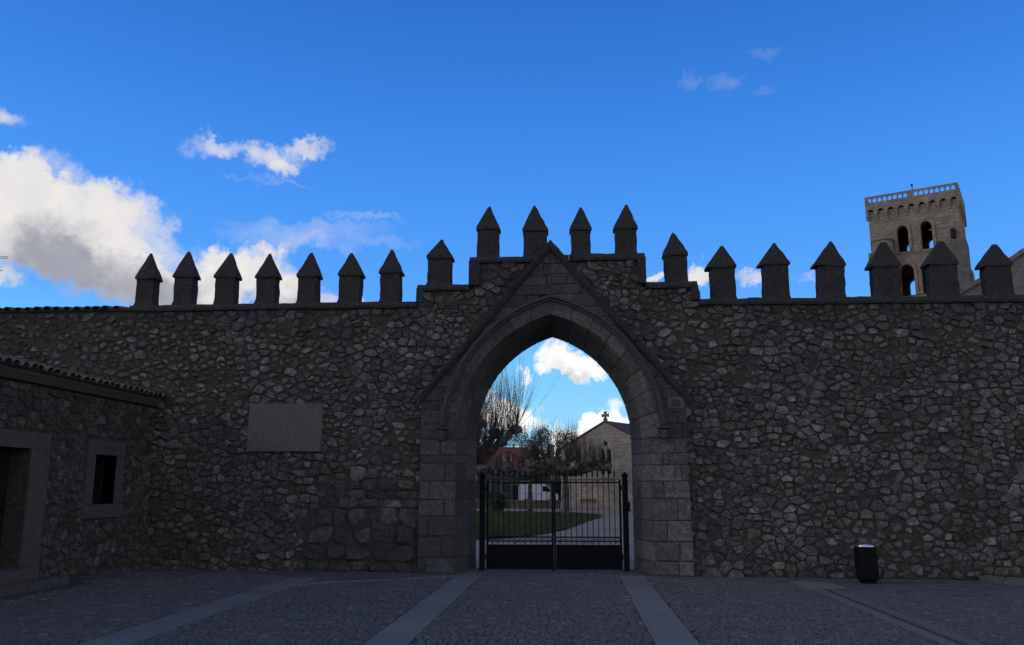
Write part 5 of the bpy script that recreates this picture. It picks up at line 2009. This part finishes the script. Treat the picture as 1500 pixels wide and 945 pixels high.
def side_frames():
    yield (lambda u, v, d: (u, -0.2 + d, v)), HWD, 9, 17
    yield (lambda u, v, d: (u, TD + 0.2 - d, v)), HWD, 9, 17
    yield (lambda u, v, d: (HWD - 0.002 - d, TD / 2 + u, v)), TD / 2 + 0.196, 8, 15
    yield (lambda u, v, d: (-HWD + 0.002 + d, TD / 2 + u, v)), TD / 2 + 0.196, 8, 15


for fr_, half, n1, n2 in side_frames():
    v, f = plate(scallop(half, n1), [], fr_, 0, 0.2)
    local_child('machicolation', v, f, M_TOWER, tower)
    ol, hs = parapet(half, n2)
    v, f = plate(ol, hs, fr_, 0.0, 0.14)
    local_child('parapet', v, f, M_TOWER, tower)
    step = 2 * half / n1
    for i in range(n1 + 1):
        c = -half + step * i
        w = step * 0.13
        c = max(-half + w, min(half - w, c))
        mb = MB()
        prof = [(0.01, 25.95), (0.01, 25.80), (0.06, 25.75), (0.07, 25.62), (0.12, 25.57), (0.13, 25.44), (0.21, 25.38), (0.21, 25.95)]
        v = [fr_(c - w, z, d) for d, z in prof] + [fr_(c + w, z, d) for d, z in prof]
        m = len(prof)
        f = [[j, (j + 1) % m, m + (j + 1) % m, m + j] for j in range(m)] + [list(range(m))[::-1], list(range(m, 2 * m))]
        local_child('corbel', v, f, M_TOWER, tower)
mb = MB(); mb.box(-HWD + .2, HWD - .2, -0.1, TD + .1, 26.5, 26.7); mb.local('roof_deck', M_TOWER, tower)
mb = MB(); mb.tube([(-0.15, TD / 2, 26.7), (-0.15, TD / 2, 29.2)], [0.05, 0.035], 6); mb.tube([(-0.15, TD / 2, 29.1), (-0.15, TD / 2, 29.28)], 0.09, 6)
mb.local('flagpole', M_IRON, tower)
# stair turret, lower stage left and stepped buttress right
mb = MB(); mb.lathe((-2.55, -0.35, 0), [(0.86, 17), (0.86, 23.15), (0.97, 23.2), (0.97, 23.32), (0.5, 23.55), (0.08, 23.66)], 18); mb.local('stair_turret', M_TOWER, tower)
mb = MB(); mb.box(-3.75, -2.5, -0.75, -0.003, -0.1, 21.95); mb.box(-3.86, -2.4, -0.85, -0.004, 19.35, 19.52); mb.local('buttress', M_TOWER, tower)
for i in range(3):
    mb = MB(); mb.box(-3.74 + i * 0.34, -3.56 + i * 0.34, -0.74, -0.1, 21.953, 22.25); mb.local('merlon', M_TOWER, tower)
mb = MB(); mb.box(2.75, 3.95, -0.55, 2.8, -0.1, 22.55); mb.local('buttress', M_NAVE, tower)
mb = MB(); mb.box(3.953, 4.15, 0.4, 2.9, -0.1, 19.9); mb.box(3.953, 4.32, 0.9, 2.9, 17.0, 18.8); mb.local('buttress', M_TOWER, tower)
mb = MB(); mb.box(2.85, 3.25, -0.32, -0.004, 22.75, 23.55); mb.local('bell_hatch', M_WOOD, tower)
mb = MB(); mb.tube([(-0.2, TD * 0.5, 22.9), (-0.2, TD * 0.5, 23.0), (-0.2, TD * 0.5, 23.5), (-0.2, TD * 0.5, 23.7)], [0.42, 0.36, 0.26, 0.1], 14); mb.tube([(-2.8, TD * 0.5, 23.75), (2.8, TD * 0.5, 23.75)], 0.07, 6)
mb.local('bell', M_IRON, tower)

# church nave beside the tower: rake of a gable and a tiled roof
nx_, ny_ = polar(26.2, 60.0)
nave = tag(empty('church_nave', (nx_, ny_, 0), R(-26.5)), 'grey stone church front with a sloping coping, at the right edge behind the merlons', 'church')


def nu(px_az): return 60.0 * math.tan(R(px_az - 26.2))


zA, zB = 14.2, 16.05
v, f = plate([(nu(24.35), -0.1), (14, -0.1), (14, zB + 4.2), (nu(27.85), zB), (nu(25.75), zA + 0.45), (nu(24.35), zA - 0.35)], [], CF, 0, 0.9)
local_child('gable_wall', v, f, M_NAVE, nave)
c0 = Vector((nu(24.30), 0, zA - 0.38)); c1 = Vector((nu(25.75), 0, zA + 0.45)); c2 = Vector((nu(27.85), 0, zB)); c3 = Vector((14, 0, zB + 4.2))
for a, b in ((c0, c1), (c1, c2), (c2, c3)):
    a = a + (b - a) * 0.004
    v = [(p.x, yy, p.z + zz) for yy in (-0.15, 1.05) for p in (a, b) for zz in (0.004, 0.30)]
    local_child('gable_coping', v, [[0, 2, 3, 1], [4, 5, 7, 6], [0, 4, 6, 2], [1, 3, 7, 5], [0, 1, 5, 4], [2, 6, 7, 3]], M_NAVE, nave)
v = [(nu(24.6), 3.0, 13.2), (14, 3.0, 13.2), (14, 9.0, 15.7), (nu(24.6), 9.0, 15.7), (nu(24.6), 3.0, 13.0), (14, 3.0, 13.0), (14, 9.0, 15.5), (nu(24.6), 9.0, 15.5)]
local_child('roof', v, [[0, 1, 2, 3], [7, 6, 5, 4], [0, 4, 5, 1], [1, 5, 6, 2], [2, 6, 7, 3], [3, 7, 4, 0]], M_ROOFRED, nave)
mb = MB(); mb.box(nu(24.6), 14, 8.4, 9.0, -0.1, 15.4); mb.box(13.4, 14, 0.91, 8.39, -0.1, 13.0); mb.box(nu(24.6), nu(24.6) + 0.6, 0.91, 8.39, -0.1, 13.0)
mb.local('side_wall', M_NAVE, nave)

# ------------------------------------------------------------------ far hills
hv = []; hf = []
NHL = 120
for i in range(NHL):
    a = 2 * math.pi * i / NHL
    for j, (r_, fz) in enumerate(((420, 0), (520, 0.7), (640, 1.0), (900, 0.9))):
        h = fz * (9 + 7 * mnoise.noise(Vector((math.cos(a) * 3, math.sin(a) * 3, 5))))
        hv.append((r_ * math.cos(a), r_ * math.sin(a), h - 0.3 if j else -0.3))
for i in range(NHL):
    for j in range(3):
        a = i * 4 + j; b = ((i + 1) % NHL) * 4 + j
        hf.append([a, a + 1, b + 1, b])
tag(obj('hills', hv, hf, M_HILL, center=False), kind='structure')

print('objects', len(S.objects), 'tris', sum(len(o.data.loop_triangles) if o.type == 'MESH' and not o.data.calc_loop_triangles() else 0 for o in S.objects))
